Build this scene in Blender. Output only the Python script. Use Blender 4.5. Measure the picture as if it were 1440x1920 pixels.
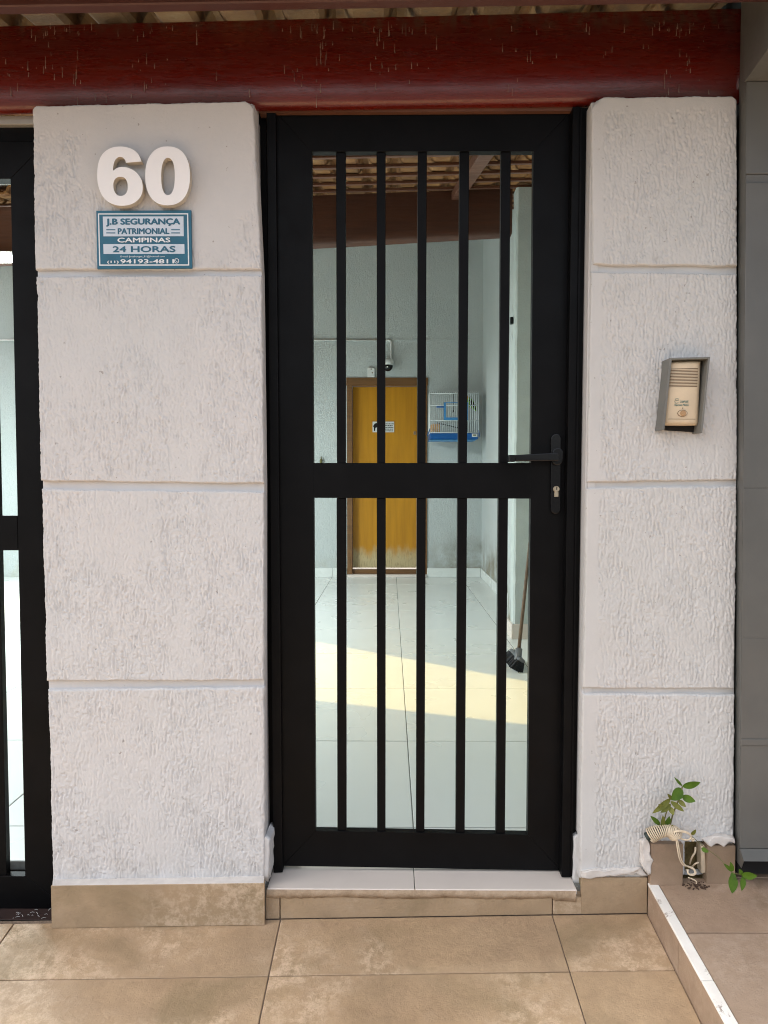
import bpy, bmesh, math, random
import numpy as np
from mathutils import Vector, Matrix

random.seed(7); rng = np.random.default_rng(11)
for o in list(bpy.data.objects): bpy.data.objects.remove(o)
sc = bpy.context.scene
COL = sc.collection
rad = math.radians

# ------------------------------------------------------------------ camera, sky, sun, exposure
FPX = 1331.0; PITCH = 2.366; YAW = 0.4735; CH = 1.09
cam_d = bpy.data.cameras.new('camera'); cam = bpy.data.objects.new('camera', cam_d); COL.objects.link(cam)
cam_d.sensor_fit = 'VERTICAL'; cam_d.sensor_height = 24.0; cam_d.lens = 24.0*FPX/1920.0
cam_d.clip_start = 0.02; cam_d.clip_end = 500
cam.location = (0, 0, CH); cam.rotation_euler = (rad(90-PITCH), 0, rad(YAW))
sc.camera = cam
SUN = Vector((-0.58, 0.025, 0.81)).normalized()      # towards the sun
w = bpy.data.worlds.new('World'); sc.world = w; w.use_nodes = True
nt = w.node_tree; nt.nodes.clear()
sky = nt.nodes.new('ShaderNodeTexSky'); sky.sky_type = 'NISHITA'; sky.sun_disc = False
sky.sun_elevation = math.asin(SUN.z); sky.sun_rotation = math.atan2(SUN.x, SUN.y)
sky.dust_density = 5.0; sky.air_density = 1.0; sky.ozone_density = 0.6
hs = nt.nodes.new('ShaderNodeHueSaturation'); hs.inputs['Saturation'].default_value = 0.42
bg = nt.nodes.new('ShaderNodeBackground'); bg.inputs['Strength'].default_value = 0.15
wo = nt.nodes.new('ShaderNodeOutputWorld')
nt.links.new(sky.outputs[0], hs.inputs['Color']); nt.links.new(hs.outputs[0], bg.inputs[0]); nt.links.new(bg.outputs[0], wo.inputs[0])
sd = bpy.data.lights.new('sun', 'SUN'); sd.energy = 2.1; sd.angle = rad(0.6); sd.color = (1.0, 0.86, 0.62)
so = bpy.data.objects.new('sun', sd); COL.objects.link(so); so.rotation_euler = (-SUN).to_track_quat('-Z', 'Y').to_euler()
so.location = (-5, 5, 10)
sc.view_settings.view_transform = 'Standard'; sc.view_settings.look = 'None'
sc.view_settings.gamma = 1.0; sc.view_settings.use_curve_mapping = False
sc.view_settings.exposure = 1.38
LAMP_W = 122.0
sc.cycles.filter_width = 1.05

# ------------------------------------------------------------------ survey helpers: photo measurements -> real positions
_y = rad(YAW); _p = rad(PITCH)
_fw = Vector((-math.sin(_y)*math.cos(_p), math.cos(_y)*math.cos(_p), -math.sin(_p)))
_rt = Vector((math.cos(_y), math.sin(_y), 0)); _up = _rt.cross(_fw)
def ray(px, py): 
    return _fw + _rt*((px-720)/FPX) + _up*((960-py)/FPX)
def U(px, py, Y):
    r = ray(px, py); t = Y/r.y; return Vector((r.x*t, Y, CH+r.z*t))
def UX(px, py, Y): return U(px, py, Y).x
def UZ(px, py, Y): return U(px, py, Y).z
def G(px, py, pl):                                   # pl = (z0, sx, sy, Y0): z = z0 + sx*X + sy*(Y-Y0)
    r = ray(px, py); t = (pl[0]-pl[2]*pl[3]-CH)/(r.z-pl[1]*r.x-pl[2]*r.y); return Vector((r.x*t, r.y*t, CH+r.z*t))
def pz(pl, X, Y): return pl[0]+pl[1]*X+pl[2]*(Y-pl[3])

# ------------------------------------------------------------------ object helpers
def thing(name, label, cat, loc=(0, 0, 0), group=None):
    o = bpy.data.objects.new(name, None); COL.objects.link(o); o.location = loc; o.empty_display_size = .05
    o['label'] = label; o['category'] = cat
    if group: o['group'] = group
    return o
def struct(name):
    o = bpy.data.objects.new(name, None); COL.objects.link(o); o['kind'] = 'structure'; return o
def absloc(o):
    v = Vector(o.location)
    while o.parent: o = o.parent; v += Vector(o.location)
    return v
def link(name, me, parent=None, loc=(0, 0, 0), kind=None, label=None):
    o = bpy.data.objects.new(name, me); COL.objects.link(o)
    if parent is not None:
        o.parent = parent; o.location = Vector(loc)-absloc(parent)
    else: o.location = loc
    if kind: o['kind'] = kind
    if label: o['label'] = label
    return o
def tag(o, label, cat, group=None):
    o['label'] = label; o['category'] = cat
    if group: o['group'] = group
    return o
def meshof(name, vs, fs, m, smooth=False):
    me = bpy.data.meshes.new(name); me.from_pydata([tuple(v) for v in vs], [], fs); me.update()
    if m: me.materials.append(m)
    if smooth: me.polygons.foreach_set('use_smooth', [True]*len(me.polygons))
    return me
def bm_mesh(name, bm, m, smooth=False):
    bmesh.ops.recalc_face_normals(bm, faces=bm.faces)
    me = bpy.data.meshes.new(name); bm.to_mesh(me); bm.free()
    if m: me.materials.append(m)
    if smooth: me.polygons.foreach_set('use_smooth', [True]*len(me.polygons))
    return me
def addbox(bm, x0, x1, y0, y1, z0, z1, M=None):
    vs = [Vector(p) for p in [(x0,y0,z0),(x1,y0,z0),(x1,y1,z0),(x0,y1,z0),(x0,y0,z1),(x1,y0,z1),(x1,y1,z1),(x0,y1,z1)]]
    if M: vs = [M @ v for v in vs]
    v = [bm.verts.new(p) for p in vs]
    for f in [(0,3,2,1),(4,5,6,7),(0,1,5,4),(1,2,6,5),(2,3,7,6),(3,0,4,7)]: bm.faces.new([v[i] for i in f])
def bevel(bm, wd, seg=1):
    if wd > 0:
        bmesh.ops.bevel(bm, geom=list(bm.edges), offset=wd, segments=seg, affect='EDGES', profile=.6, clamp_overlap=True)
def box(name, x0, x1, y0, y1, z0, z1, m, parent=None, bev=0.0, M=None, seg=1, **k):
    bm = bmesh.new(); addbox(bm, x0, x1, y0, y1, z0, z1, M); bevel(bm, bev, seg)
    return link(name, bm_mesh(name, bm, m), parent, **k)
def prism_pts(pts, d):
    bm = bmesh.new(); d = Vector(d)
    a = [bm.verts.new(p) for p in pts]; b = [bm.verts.new(Vector(p)+d) for p in pts]; n = len(a)
    bm.faces.new(a); bm.faces.new(b[::-1])
    for i in range(n): bm.faces.new([a[i], b[i], b[(i+1) % n], a[(i+1) % n]])
    return bm
def prism(name, pts, d, m, parent=None, bev=0.0, seg=1, **k):  # polygon pushed along d
    bm = prism_pts(pts, d); bmesh.ops.recalc_face_normals(bm, faces=bm.faces); bevel(bm, bev, seg)
    return link(name, bm_mesh(name, bm, m), parent, **k)
def pp(name, pix, Y, depth, m, parent=None, bev=0.0, seg=1, **k):     # upright polygon measured on the plane Y, real depth behind it
    return prism(name, [U(x, y, Y) for x, y in pix], (0, depth, 0), m, parent, bev, seg, **k)
def cat(pts, n=6):
    P = [Vector(p) for p in pts]; P = [P[0]*2-P[1]]+P+[P[-1]*2-P[-2]]; out = []
    for i in range(1, len(P)-2):
        for k in range(n):
            t = k/n; a, b, c, d = P[i-1:i+3]
            out.append(.5*((2*b)+(-a+c)*t+(2*a-5*b+4*c-d)*t*t+(-a+3*b-3*c+d)*t**3))
    out.append(P[-2]); return out
def addtube(bm, pts, r, seg=7, caps=True):
    pts = [Vector(p) for p in pts]; rings = []; ref = None
    for i, p in enumerate(pts):
        t = (pts[min(i+1, len(pts)-1)]-pts[max(i-1, 0)]).normalized()
        if ref is None: ref = t.orthogonal().normalized()
        ref = (ref-t*ref.dot(t)); ref = ref.normalized() if ref.length > 1e-6 else t.orthogonal().normalized()
        b = t.cross(ref); rr = r[i] if isinstance(r, (list, tuple)) else r
        rings.append([bm.verts.new(p+(ref*math.cos(2*math.pi*k/seg)+b*math.sin(2*math.pi*k/seg))*rr) for k in range(seg)])
    for A, B in zip(rings, rings[1:]):
        for k in range(seg): bm.faces.new([A[k], A[(k+1) % seg], B[(k+1) % seg], B[k]])
    if caps: bm.faces.new(rings[0][::-1]); bm.faces.new(rings[-1])
def tube(name, pts, r, m, parent=None, seg=7, smooth=True, **k):
    bm = bmesh.new(); addtube(bm, pts, r, seg); return link(name, bm_mesh(name, bm, m, smooth), parent, **k)

# ------------------------------------------------------------------ materials
class N:
    def __init__(s, name, rough=.5, spec=.5):
        s.m = bpy.data.materials.new(name); s.m.use_nodes = True; s.t = s.m.node_tree
        s.b = s.t.nodes['Principled BSDF']; s.b.inputs['Roughness'].default_value = rough
        s.b.inputs['Specular IOR Level'].default_value = spec
        s.co = s.t.nodes.new('ShaderNodeTexCoord')
        s.vec = s.co.outputs['Object']
    def n(s, t, **k):
        x = s.t.nodes.new(t)
        for a, v in k.items(): setattr(x, a, v)
        return x
    def l(s, a, b): s.t.links.new(a, b)
    def rnd(s):                                            # each piece takes its own patch of the texture
        oi = s.n('ShaderNodeObjectInfo'); mu = s.n('ShaderNodeVectorMath', operation='ADD'); sc_ = s.n('ShaderNodeVectorMath', operation='SCALE')
        cx = s.n('ShaderNodeCombineXYZ'); s.l(oi.outputs['Random'], cx.inputs[0]); s.l(oi.outputs['Random'], cx.inputs[2])
        s.l(cx.outputs[0], sc_.inputs[0]); sc_.inputs['Scale'].default_value = 37.0
        s.l(s.vec, mu.inputs[0]); s.l(sc_.outputs[0], mu.inputs[1]); s.vec = mu.outputs[0]; return oi
    def noise(s, scale, detail=4, rough=.55, stretch=None, dist=0.0):
        v = s.vec
        if stretch:
            mp = s.n('ShaderNodeMapping'); mp.inputs['Scale'].default_value = stretch; s.l(v, mp.inputs[0]); v = mp.outputs[0]
        x = s.n('ShaderNodeTexNoise'); x.inputs['Scale'].default_value = scale; x.inputs['Detail'].default_value = detail
        x.inputs['Roughness'].default_value = rough; x.inputs['Distortion'].default_value = dist; s.l(v, x.inputs['Vector']); return x.outputs[0]
    def ramp(s, fac, stops, interp='LINEAR'):
        r = s.n('ShaderNodeValToRGB'); r.color_ramp.interpolation = interp; e = r.color_ramp.elements
        while len(e) > 2: e.remove(e[-1])
        for i, (p, c) in enumerate(stops):
            c = c if isinstance(c, (tuple, list)) else (c, c, c)
            if i < 2: e[i].position = p; e[i].color = (*c, 1)
            else: k = e.new(p); k.color = (*c, 1)
        s.l(fac, r.inputs[0]); return r.outputs[0]
    def mix(s, fac, a, b, mode='MIX'):
        x = s.n('ShaderNodeMix', data_type='RGBA', blend_type=mode)
        for v, i in ((fac, 0), (a, 6), (b, 7)):
            if isinstance(v, (int, float)): x.inputs[i].default_value = v if i == 0 else (v, v, v, 1)
            elif isinstance(v, tuple): x.inputs[i].default_value = (*v, 1)
            else: s.l(v, x.inputs[i])
        return x.outputs[2]
    def math(s, op, a, b=0.0, clamp=False):
        x = s.n('ShaderNodeMath', operation=op, use_clamp=clamp)
        for v, i in ((a, 0), (b, 1)):
            if isinstance(v, (int, float)): x.inputs[i].default_value = v
            else: s.l(v, x.inputs[i])
        return x.outputs[0]
    def xyz(s):
        x = s.n('ShaderNodeSeparateXYZ'); s.l(s.co.outputs['Object'], x.inputs[0]); return x.outputs
    def rng_(s, v, a, b):                                    # smooth 0..1 between a and b
        x = s.n('ShaderNodeMapRange', interpolation_type='SMOOTHSTEP'); s.l(v, x.inputs[0]); x.inputs[1].default_value = a; x.inputs[2].default_value = b
        return x.outputs[0]
    def col(s, c): 
        if isinstance(c, tuple): s.b.inputs['Base Color'].default_value = (*c, 1)
        else: s.l(c, s.b.inputs['Base Color'])
    def rgh(s, c): s.l(c, s.b.inputs['Roughness'])
    def bump(s, h, dist=.002, strength=1.0):
        x = s.n('ShaderNodeBump'); x.inputs['Distance'].default_value = dist; x.inputs['Strength'].default_value = strength
        s.l(h, x.inputs['Height']); s.l(x.outputs[0], s.b.inputs['Normal'])
def simple(name, c, rough=.5, var=.12, scale=30, bump=0.0, metal=0.0, spec=.5, bscale=200):
    m = N(name, rough, spec); m.b.inputs['Metallic'].default_value = metal
    lo = tuple(x*(1-var) for x in c); hi = tuple(min(1, x*(1+var)) for x in c)
    m.col(m.ramp(m.noise(scale), [(.3, lo), (.7, hi)]))
    if bump: m.bump(m.noise(bscale, 3), bump)
    return m.m

def plaster_mat(name, c, warm):
    m = N(name, .88, .25)
    big = m.noise(2.2, 4); md = m.noise(14, 5)
    base = m.ramp(big, [(.3, c), (.7, warm)])
    base = m.mix(m.ramp(md, [(.35, 0.0), (.75, .2)]), base, tuple(x*.86 for x in c))
    dirt = m.ramp(m.noise(5, 7, .7, (1, 1, .35)), [(.60, 0.0), (.8, .22)])
    base = m.mix(dirt, base, (c[0]*.72, c[1]*.70, c[2]*.66))
    base = m.mix(m.ramp(m.noise(75, 2, .5), [(.73, 0.0), (.76, .55)]), base, (.22, .19, .16))
    x, y, z = m.xyz()
    low = m.math('MULTIPLY', m.math('SUBTRACT', 1.0, m.rng_(z, .0, .16)), m.ramp(m.noise(18, 5), [(.42, 0.0), (.75, .35)]))
    m.col(m.mix(low, base, (.40, .35, .28)))
    m.bump(m.noise(420, 3, .6), .0006, .8)
    return m.m
M_PL = plaster_mat('pillar_plaster', (.62, .625, .63), (.65, .635, .63))
M_PR = plaster_mat('right_pillar_plaster', (.58, .585, .575), (.62, .61, .60))
M_PATCH = simple('white_paint_daub', (.64, .60, .56), .6, .08, 40, .001)

def stone_tile(name, a, b, light, rough=.34):
    m = N(name, rough, .5); oi = m.rnd()
    n1 = m.noise(3.4, 10, .70, dist=.5); n2 = m.noise(17, 10, .78); n3 = m.noise(1.6, 3)
    c = m.ramp(n1, [(.32, a), (.62, b)])
    c = m.mix(m.ramp(n2, [(.42, 0.0), (.7, .5)]), c, tuple(x*.66 for x in a))
    c = m.mix(m.ramp(m.noise(2.6, 5, .6, dist=.8), [(.5, 0.0), (.68, .75)]), c, (a[0]*.66, a[1]*.70, a[2]*.62))
    patch = m.math('MULTIPLY', m.ramp(m.noise(2.3, 2, .5, dist=1.0), [(.48, 0.0), (.62, 1.0)]), m.ramp(m.noise(34, 10, .82), [(.45, 0.0), (.58, .75)]))
    c = m.mix(patch, c, light)
    c = m.mix(m.ramp(n3, [(.4, 0.0), (.75, .30)]), c, (.27, .21, .16))
    spk = m.ramp(m.noise(160, 3, .7), [(.66, 0.0), (.74, .5)])
    c = m.mix(spk, c, (.16, .12, .09)); c = m.mix(1.0, c, (1.07, 1.05, 1.02), 'MULTIPLY')
    m.col(c); m.rgh(m.ramp(n2, [(.3, rough-.06), (.7, rough+.16)]))
    m.bump(m.math('ADD', m.noise(75, 8, .8), m.math('MULTIPLY', n2, 1.6)), .0030, .8)
    return m.m
M_TILE = stone_tile('beige_stoneware_tile', (.37, .255, .155), (.46, .325, .20), (.68, .52, .37))
M_TILE2 = stone_tile('brown_stoneware_tile', (.31, .215, .15), (.37, .265, .19), (.45, .34, .26), .42)
M_RISE = stone_tile('riser_stoneware_tile', (.36, .26, .16), (.43, .315, .20), (.62, .49, .36), .5)
M_GROUT = simple('brown_grout', (.19, .14, .10), .9, .3, 60, .002)
def mortar():
    m = N('ragged_mortar', .85, .3)
    m.col(m.ramp(m.noise(30, 7, .7), [(.3, (.27, .19, .12)), (.5, (.42, .31, .21)), (.75, (.52, .40, .29))])); m.bump(m.noise(70, 6, .7), .004); return m.m
M_MORT = mortar()
M_DIRT = simple('dark_crumbs', (.07, .04, .025), .95, .5, 80, .002)

def porcelain():
    m = N('white_porcelain_tile', .22, .5); m.rnd()
    m.col(m.ramp(m.noise(2.5, 5), [(.3, (.70, .735, .705)), (.7, (.725, .76, .73))]))
    m.rgh(m.ramp(m.noise(3, 2), [(.3, .26), (.7, .33)])); return m.m
M_POR = porcelain()
M_POR2 = simple('threshold_porcelain', (.71, .64, .575), .35, .03, 8)
M_GR2 = simple('pale_grout', (.17, .175, .16), .9, .2, 60)
def inner_wall():
    m = N('inner_wall_paint', .85, .3)
    c = m.ramp(m.noise(1.5, 5), [(.3, (.48, .525, .515)), (.7, (.53, .57, .56))])
    x, y, z = m.xyz()
    st = m.math('MULTIPLY', m.math('SUBTRACT', 1.0, m.rng_(z, .1, .62)), m.rng_(x, .25, .75))
    st = m.math('MULTIPLY', st, m.ramp(m.noise(4.5, 6, .6), [(.38, 0.0), (.66, 1.0)]))
    c = m.mix(st, c, (.17, .135, .075))
    wear = m.math('MULTIPLY', m.math('SUBTRACT', 1.0, m.rng_(z, .1, .3)), m.ramp(m.noise(9, 6), [(.45, 0.0), (.7, .5)]))
    m.col(m.mix(wear, c, (.42, .42, .33)))
    m.bump(m.math('ADD', m.noise(45, 4, .6, (1.6, 1.6, .45)), m.noise(160, 2)), .006, .8); return m.m
M_IW = inner_wall()
M_IW2 = simple('pilaster_paint', (.50, .56, .54), .85, .06, 6, .003, bscale=90)

def red_wood(name, a, b, drips=True, rough=.22):
    m = N(name, rough, .55); m.b.inputs['Coat Weight'].default_value = .5 if rough < .3 else .1; m.b.inputs['Coat Roughness'].default_value = .18
    g = m.noise(5, 7, .6, (.35, 1, 5), .8); c = m.ramp(g, [(.3, a), (.7, b)])
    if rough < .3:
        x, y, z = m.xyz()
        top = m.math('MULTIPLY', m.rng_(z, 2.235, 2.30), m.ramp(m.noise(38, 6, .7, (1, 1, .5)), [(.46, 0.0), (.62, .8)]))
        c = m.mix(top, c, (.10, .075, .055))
        c = m.mix(m.math('MULTIPLY', m.rng_(z, 2.13, 2.25), .45), c, (.030, .003, .003))  # eave shade painted into the red: darker towards the beam top
    if drips:
        x, y, z = m.xyz()
        s1 = m.ramp(m.noise(62, 2, .5, (1, 1, .07)), [(.655, 0.0), (.70, 1.0)])
        s2 = m.ramp(m.noise(16, 3, .6, (1, 1, .9)), [(.5, 0.0), (.6, 1.0)])
        c = m.mix(m.math('MULTIPLY', m.math('MULTIPLY', s1, s2), .75), c, (.36, .27, .21))
        d1 = m.ramp(m.noise(120, 2, .5, (1, 1, .35)), [(.675, 0.0), (.71, 1.0)])
        c = m.mix(m.math('MULTIPLY', d1, m.math('MULTIPLY', s2, .8)), c, (.42, .33, .25))
        top = m.math('MULTIPLY', m.rng_(z, 2.255, 2.30), m.ramp(m.noise(38, 6, .7, (1, 1, .5)), [(.5, 0.0), (.64, .6)]))
        c = m.mix(top, c, (.17, .13, .10))
    m.col(c); m.rgh(m.ramp(m.noise(26, 5, .6, (.4, 1, 3)), [(.3, rough-.04), (.75, rough+.2)]))
    cr = m.ramp(m.noise(9, 5, .6, (.6, 1, 9), 1.6), [(.485, 0.0), (.5, 1.0), (.515, 0.0)])
    m.bump(m.math('SUBTRACT', m.noise(30, 5, .6, (.4, 1, 5)), m.math('MULTIPLY', cr, .5)), .0010, .5)
    return m.m
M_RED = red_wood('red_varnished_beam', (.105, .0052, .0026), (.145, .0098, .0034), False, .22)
M_RED2 = red_wood('inner_beam_wood', (.055, .017, .007), (.085, .026, .010), False, .55)
M_EB = red_wood('eave_board_paint', (.06, .016, .011), (.09, .026, .017), False, .5)
M_WOOD = red_wood('brown_roof_wood', (.10, .038, .02), (.15, .058, .03), False, .5)
def clay():
    m = N('clay_roof_tile', .8, .3); oi = m.rnd()
    c = m.ramp(m.noise(7, 6), [(.3, (.17, .07, .026)), (.55, (.29, .14, .05)), (.8, (.40, .23, .10))])
    r = m.ramp(oi.outputs['Random'], [(0, .6), (1, 1.15)])
    c = m.mix(1.0, c, r, 'MULTIPLY')
    m.col(m.mix(m.ramp(m.noise(22, 6), [(.55, 0.0), (.75, .6)]), c, (.09, .06, .04))); m.bump(m.noise(60, 5), .003); return m.m
M_CLAY = clay()

def black_paint():
    m = N('black_powder_coat', .42, .12)
    m.col(m.ramp(m.noise(12, 6), [(.3, (.0024, .0024, .0028)), (.75, (.0045, .0045, .0050))]))
    m.rgh(m.ramp(m.noise(9, 7, .65), [(.3, .36), (.75, .56)])); m.bump(m.noise(900, 2), .00015, .6); return m.m
M_BLK = black_paint()
M_BLK2 = simple('glossy_black_handle', (.005, .005, .006), .18, .1, 20, spec=.35)
M_DARK = simple('dark_gap', (.006, .006, .006), .9)
M_ALU = simple('dull_aluminium_strip', (.42, .41, .38), .5, .12, 12, metal=.3)
M_BRASS = simple('nickel_cylinder', (.62, .52, .38), .3, .1, 40, metal=1.0)
M_NUM = simple('white_number_face', (.92, .91, .91), .35, .015, 8)
M_NUMS = simple('cream_number_edge', (.55, .50, .42), .6, .1, 30)
M_BLUE = simple('teal_blue_print', (.008, .115, .195), .35, .12, 25)
M_SKYW = simple('pale_blue_print', (.60, .68, .78), .35, .03, 25)
M_WHT = simple('white_print', (.80, .84, .88), .35, .02, 25)
M_BEI = simple('yellowed_plastic', (.68, .55, .38), .38, .10, 9, .0004)
M_BEI2 = simple('tan_button', (.42, .26, .13), .4, .1, 40)
M_SLOT = simple('grille_slot', (.13, .075, .035), .8)
M_TEAL = simple('faded_teal_print', (.10, .20, .18), .5)
M_HOOD = simple('grey_sheet_metal', (.17, .17, .155), .55, .12, 14, .0006)
def grey_panel():
    m = N('grey_painted_panel', .38, .5)
    m.col(m.ramp(m.noise(3, 6), [(.3, (.098, .099, .093)), (.75, (.15, .15, .14))]))
    sp = m.ramp(m.noise(110, 2), [(.76, 0.0), (.78, 1.0)])
    m.rgh(m.ramp(m.noise(8, 5), [(.3, .3), (.7, .5)])); m.bump(m.noise(22, 3, .5, (1.5, 1, .5)), .002, .35); return m.m
M_GP = grey_panel()
def orange_door():
    m = N('orange_varnished_door', .4, .4)
    c = m.ramp(m.noise(3, 6, .6, (6, 6, .5)), [(.3, (.42, .185, .008)), (.7, (.54, .25, .012))])
    x, y, z = m.xyz()
    f = m.math('SUBTRACT', 1.0, m.rng_(m.math('ADD', z, m.math('MULTIPLY', m.noise(6, 5, .6, (2, 2, .8)), -.30)), .04, .22))
    c = m.mix(f, c, (.50, .40, .22))
    m.col(m.mix(m.math('MULTIPLY', f, m.ramp(m.noise(25, 6, .6, (3, 3, .5)), [(.5, 0.0), (.7, .7)])), c, (.20, .13, .06))); return m.m
M_DOOR = orange_door()
M_DFR = red_wood('brown_door_frame', (.12, .052, .013), (.19, .085, .02), False, .5)
M_WPL = simple('white_plastic', (.66, .68, .66), .45, .05, 20)
M_SILL = simple('dark_sill_wood', (.030, .014, .011), .7, .3, 20)
M_WIRE = simple('white_wire', (.62, .68, .68), .4, .05, 30)
M_CBL = simple('blue_plastic', (.006, .10, .34), .35, .1, 10)
M_LBL = simple('light_blue_plastic', (.05, .24, .50), .4, .1, 10)
M_ORG = simple('orange_plastic', (.70, .33, .06), .5, .15, 30)
M_GRN = simple('parrot_green', (.16, .40, .04), .8, .3, 60)
M_PCH = simple('parrot_peach', (.75, .38, .06), .8, .2, 60)
M_HND = simple('worn_broom_handle', (.12, .075, .045), .6, .3, 40)
M_BRI = simple('black_bristle', (.012, .014, .018), .8, .4, 90, .004)
M_GRY = simple('grey_broom_plastic', (.13, .14, .15), .5, .15, 40)
M_CORD = simple('cream_cable', (.66, .55, .40), .5, .12, 60)
M_TAPE = simple('dark_tape', (.02, .035, .03), .5, .3, 60)
M_HOLE = simple('mossy_recess', (.20, .15, .06), .95, .5, 25, .004)
M_STEM = simple('brown_green_stem', (.13, .12, .04), .7, .3, 60)
def leafm(name, a, b):
    m = N(name, .5, .3); m.rnd(); m.col(m.ramp(m.noise(40, 4), [(.3, a), (.7, b)])); m.b.inputs['Subsurface Weight'].default_value = 0
    m.bump(m.noise(120, 3), .0008); return m.m
M_LEAF = leafm('green_leaf', (.04, .095, .004), (.085, .165, .010))
M_LEAF2 = leafm('olive_leaf', (.11, .13, .02), (.20, .20, .04))
def emit(name, c, s):
    m = bpy.data.materials.new(name); m.use_nodes = True; b = m.node_tree.nodes['Principled BSDF']
    b.inputs['Base Color'].default_value = (.9, .9, .9, 1); b.inputs['Emission Color'].default_value = (*c, 1); b.inputs['Emission Strength'].default_value = s; return m
def poly():  # tints and weakens the sun through the sheet added in the roof
    m = bpy.data.materials.new('sun_filter_tint'); m.use_nodes = True; t = m.node_tree; t.nodes.clear()
    o = t.nodes.new('ShaderNodeOutputMaterial'); a = t.nodes.new('ShaderNodeBsdfTransparent'); b = t.nodes.new('ShaderNodeBsdfTranslucent'); x = t.nodes.new('ShaderNodeMixShader')
    a.inputs[0].default_value = (.80, .715, .46, 1); b.inputs[0].default_value = (.6, .56, .42, 1); x.inputs[0].default_value = .1
    t.links.new(a.outputs[0], x.inputs[1]); t.links.new(b.outputs[0], x.inputs[2]); t.links.new(x.outputs[0], o.inputs[0]); return m
M_POLY = poly()
M_TUBE = emit('lit_tube', (.88, 1.0, .97), 9)
M_ASPH = simple('asphalt', (.06, .06, .06), .9, .3, 3, .01, bscale=60)
M_CEM = simple('street_cement', (.30, .28, .25), .9, .2, 2, .004, bscale=40)

# ------------------------------------------------------------------ text
def text(s, x0, y0, x1, y1, Y, m, parent, bold=.0, name='lettering', shear=0.0, depth=.0006, ax=None):
    cu = bpy.data.curves.new('t', 'FONT'); cu.body = s; cu.shear = shear; cu.resolution_u = 3
    o = bpy.data.objects.new('t', cu); COL.objects.link(o); bpy.context.view_layer.update()
    me = bpy.data.meshes.new_from_object(o.evaluated_get(bpy.context.evaluated_depsgraph_get()))
    bpy.data.objects.remove(o); bpy.data.curves.remove(cu)
    n = len(me.vertices); co = np.empty(n*3, 'f'); me.vertices.foreach_get('co', co); co = co.reshape(-1, 3)
    mn, mx = co.min(0), co.max(0); a, b = U(x0, y1, Y), U(x1, y0, Y)
    q = np.zeros_like(co); q[:, 0] = a.x+(co[:, 0]-mn[0])/(mx[0]-mn[0])*(b.x-a.x)
    q[:, 2] = a.z+(co[:, 1]-mn[1])/(mx[1]-mn[1])*(b.z-a.z); q[:, 1] = Y
    if ax is not None:                                     # lean about a point with the thing that carries it
        ang, cx, cz = ax; dx = q[:, 0]-cx; dz = q[:, 2]-cz
        q[:, 0] = cx+dx*math.cos(ang)-dz*math.sin(ang); q[:, 2] = cz+dx*math.sin(ang)+dz*math.cos(ang)
    polys = [tuple(p.vertices) for p in me.polygons]; bpy.data.meshes.remove(me)
    hgt = (b.z-a.z); dlt = bold*hgt*2.4; sh_ = [(0, 0), (dlt, 0), (-dlt, 0), (0, dlt*.6), (0, -dlt*.6)] if bold > .006 else [(0, 0)]
    V = []; F = []
    for k, (dx_, dz_) in enumerate(sh_):
        o_ = len(V); V += [(x+dx_, y-.00006*k, z_+dz_) for x, y, z_ in q.tolist()]; F += [tuple(i+o_ for i in p) for p in polys]
    me = bpy.data.meshes.new(name); me.from_pydata(V, [], F)
    me.materials.clear(); me.materials.append(m); me.update()
    me.name = name
    return link(name, me, parent)

# ================================================================== SETTING: floors
PE = (-.0775, .021, .1254, 1.862)            # outer paving: ramps up to the house
PU = (.0210-.69*.004, .004, .0927, 1.862)    # raised paving to the right of the step
YF = 1.862
def ftile(pl, X0, X1, Y0, Y1, m, parent, gap=.0016, th=.012):
    X0 += gap; X1 -= gap; Y0 += gap; Y1 -= gap; e = random.uniform(-.0006, .0006)
    bm = bmesh.new()
    lo = [(X0, Y0), (X1, Y0), (X1, Y1), (X0, Y1)]
    b = [bm.verts.new((x, y, pz(pl, x, y)-th)) for x, y in lo]; t = [bm.verts.new((x, y, pz(pl, x, y)+e)) for x, y in lo]
    bm.faces.new(t); bm.faces.new(b[::-1])
    for i in range(4): bm.faces.new([b[i], b[(i+1) % 4], t[(i+1) % 4], t[i]])
    bevel(bm, .0011); return link('tile', bm_mesh('tile', bm, m), parent)
pav = struct('pavement')
def slab(name, pl, X0, X1, Y0, Y1, dz, m, parent):
    pts = [(x, y, pz(pl, x, y)+dz) for x, y in [(X0, Y0), (X1, Y0), (X1, Y1), (X0, Y1)]]
    return prism(name, pts, (0, 0, -.05), m, parent)
slab('grout_bed', PE, -6, .69, -2.4, YF+.012, -.0035, M_GROUT, pav)
xa = G(505, 1825, PE).x; xb = G(1071, 1830, PE).x; xl = G(11, 1753, PE).x; yr = G(500, 1830, PE).y
XS = [xl-.73*k for k in range(6, 0, -1)]+[xl, xa, xb, .69]
YS = [yr-.725*k for k in range(5, 0, -1)]+[yr, YF]
for i in range(len(XS)-1):
    for j in range(len(YS)-1):
        if j >= 1: ftile(PE, XS[i], XS[i+1], YS[j], YS[j+1], M_TILE, pav)
up = struct('raised_pavement')
slab('grout_bed', PU, .695, 3.2, -2.4, 2.2, -.0035, M_GROUT, up)
ys = G(1310, 1749, PU).y
YU = [ys-.73*k for k in range(5, 0, -1)]+[ys, YF+.02]
XU = [.716, .716+.725, .716+1.45, .716+2.2]
for i in range(3):
    for j in range(len(YU)-1): ftile(PU, XU[i], XU[i+1], YU[j], YU[j+1], M_TILE2, up)
ftile(PU, .93, 2.2, YF+.02, 2.15, M_TILE2, up)
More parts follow.
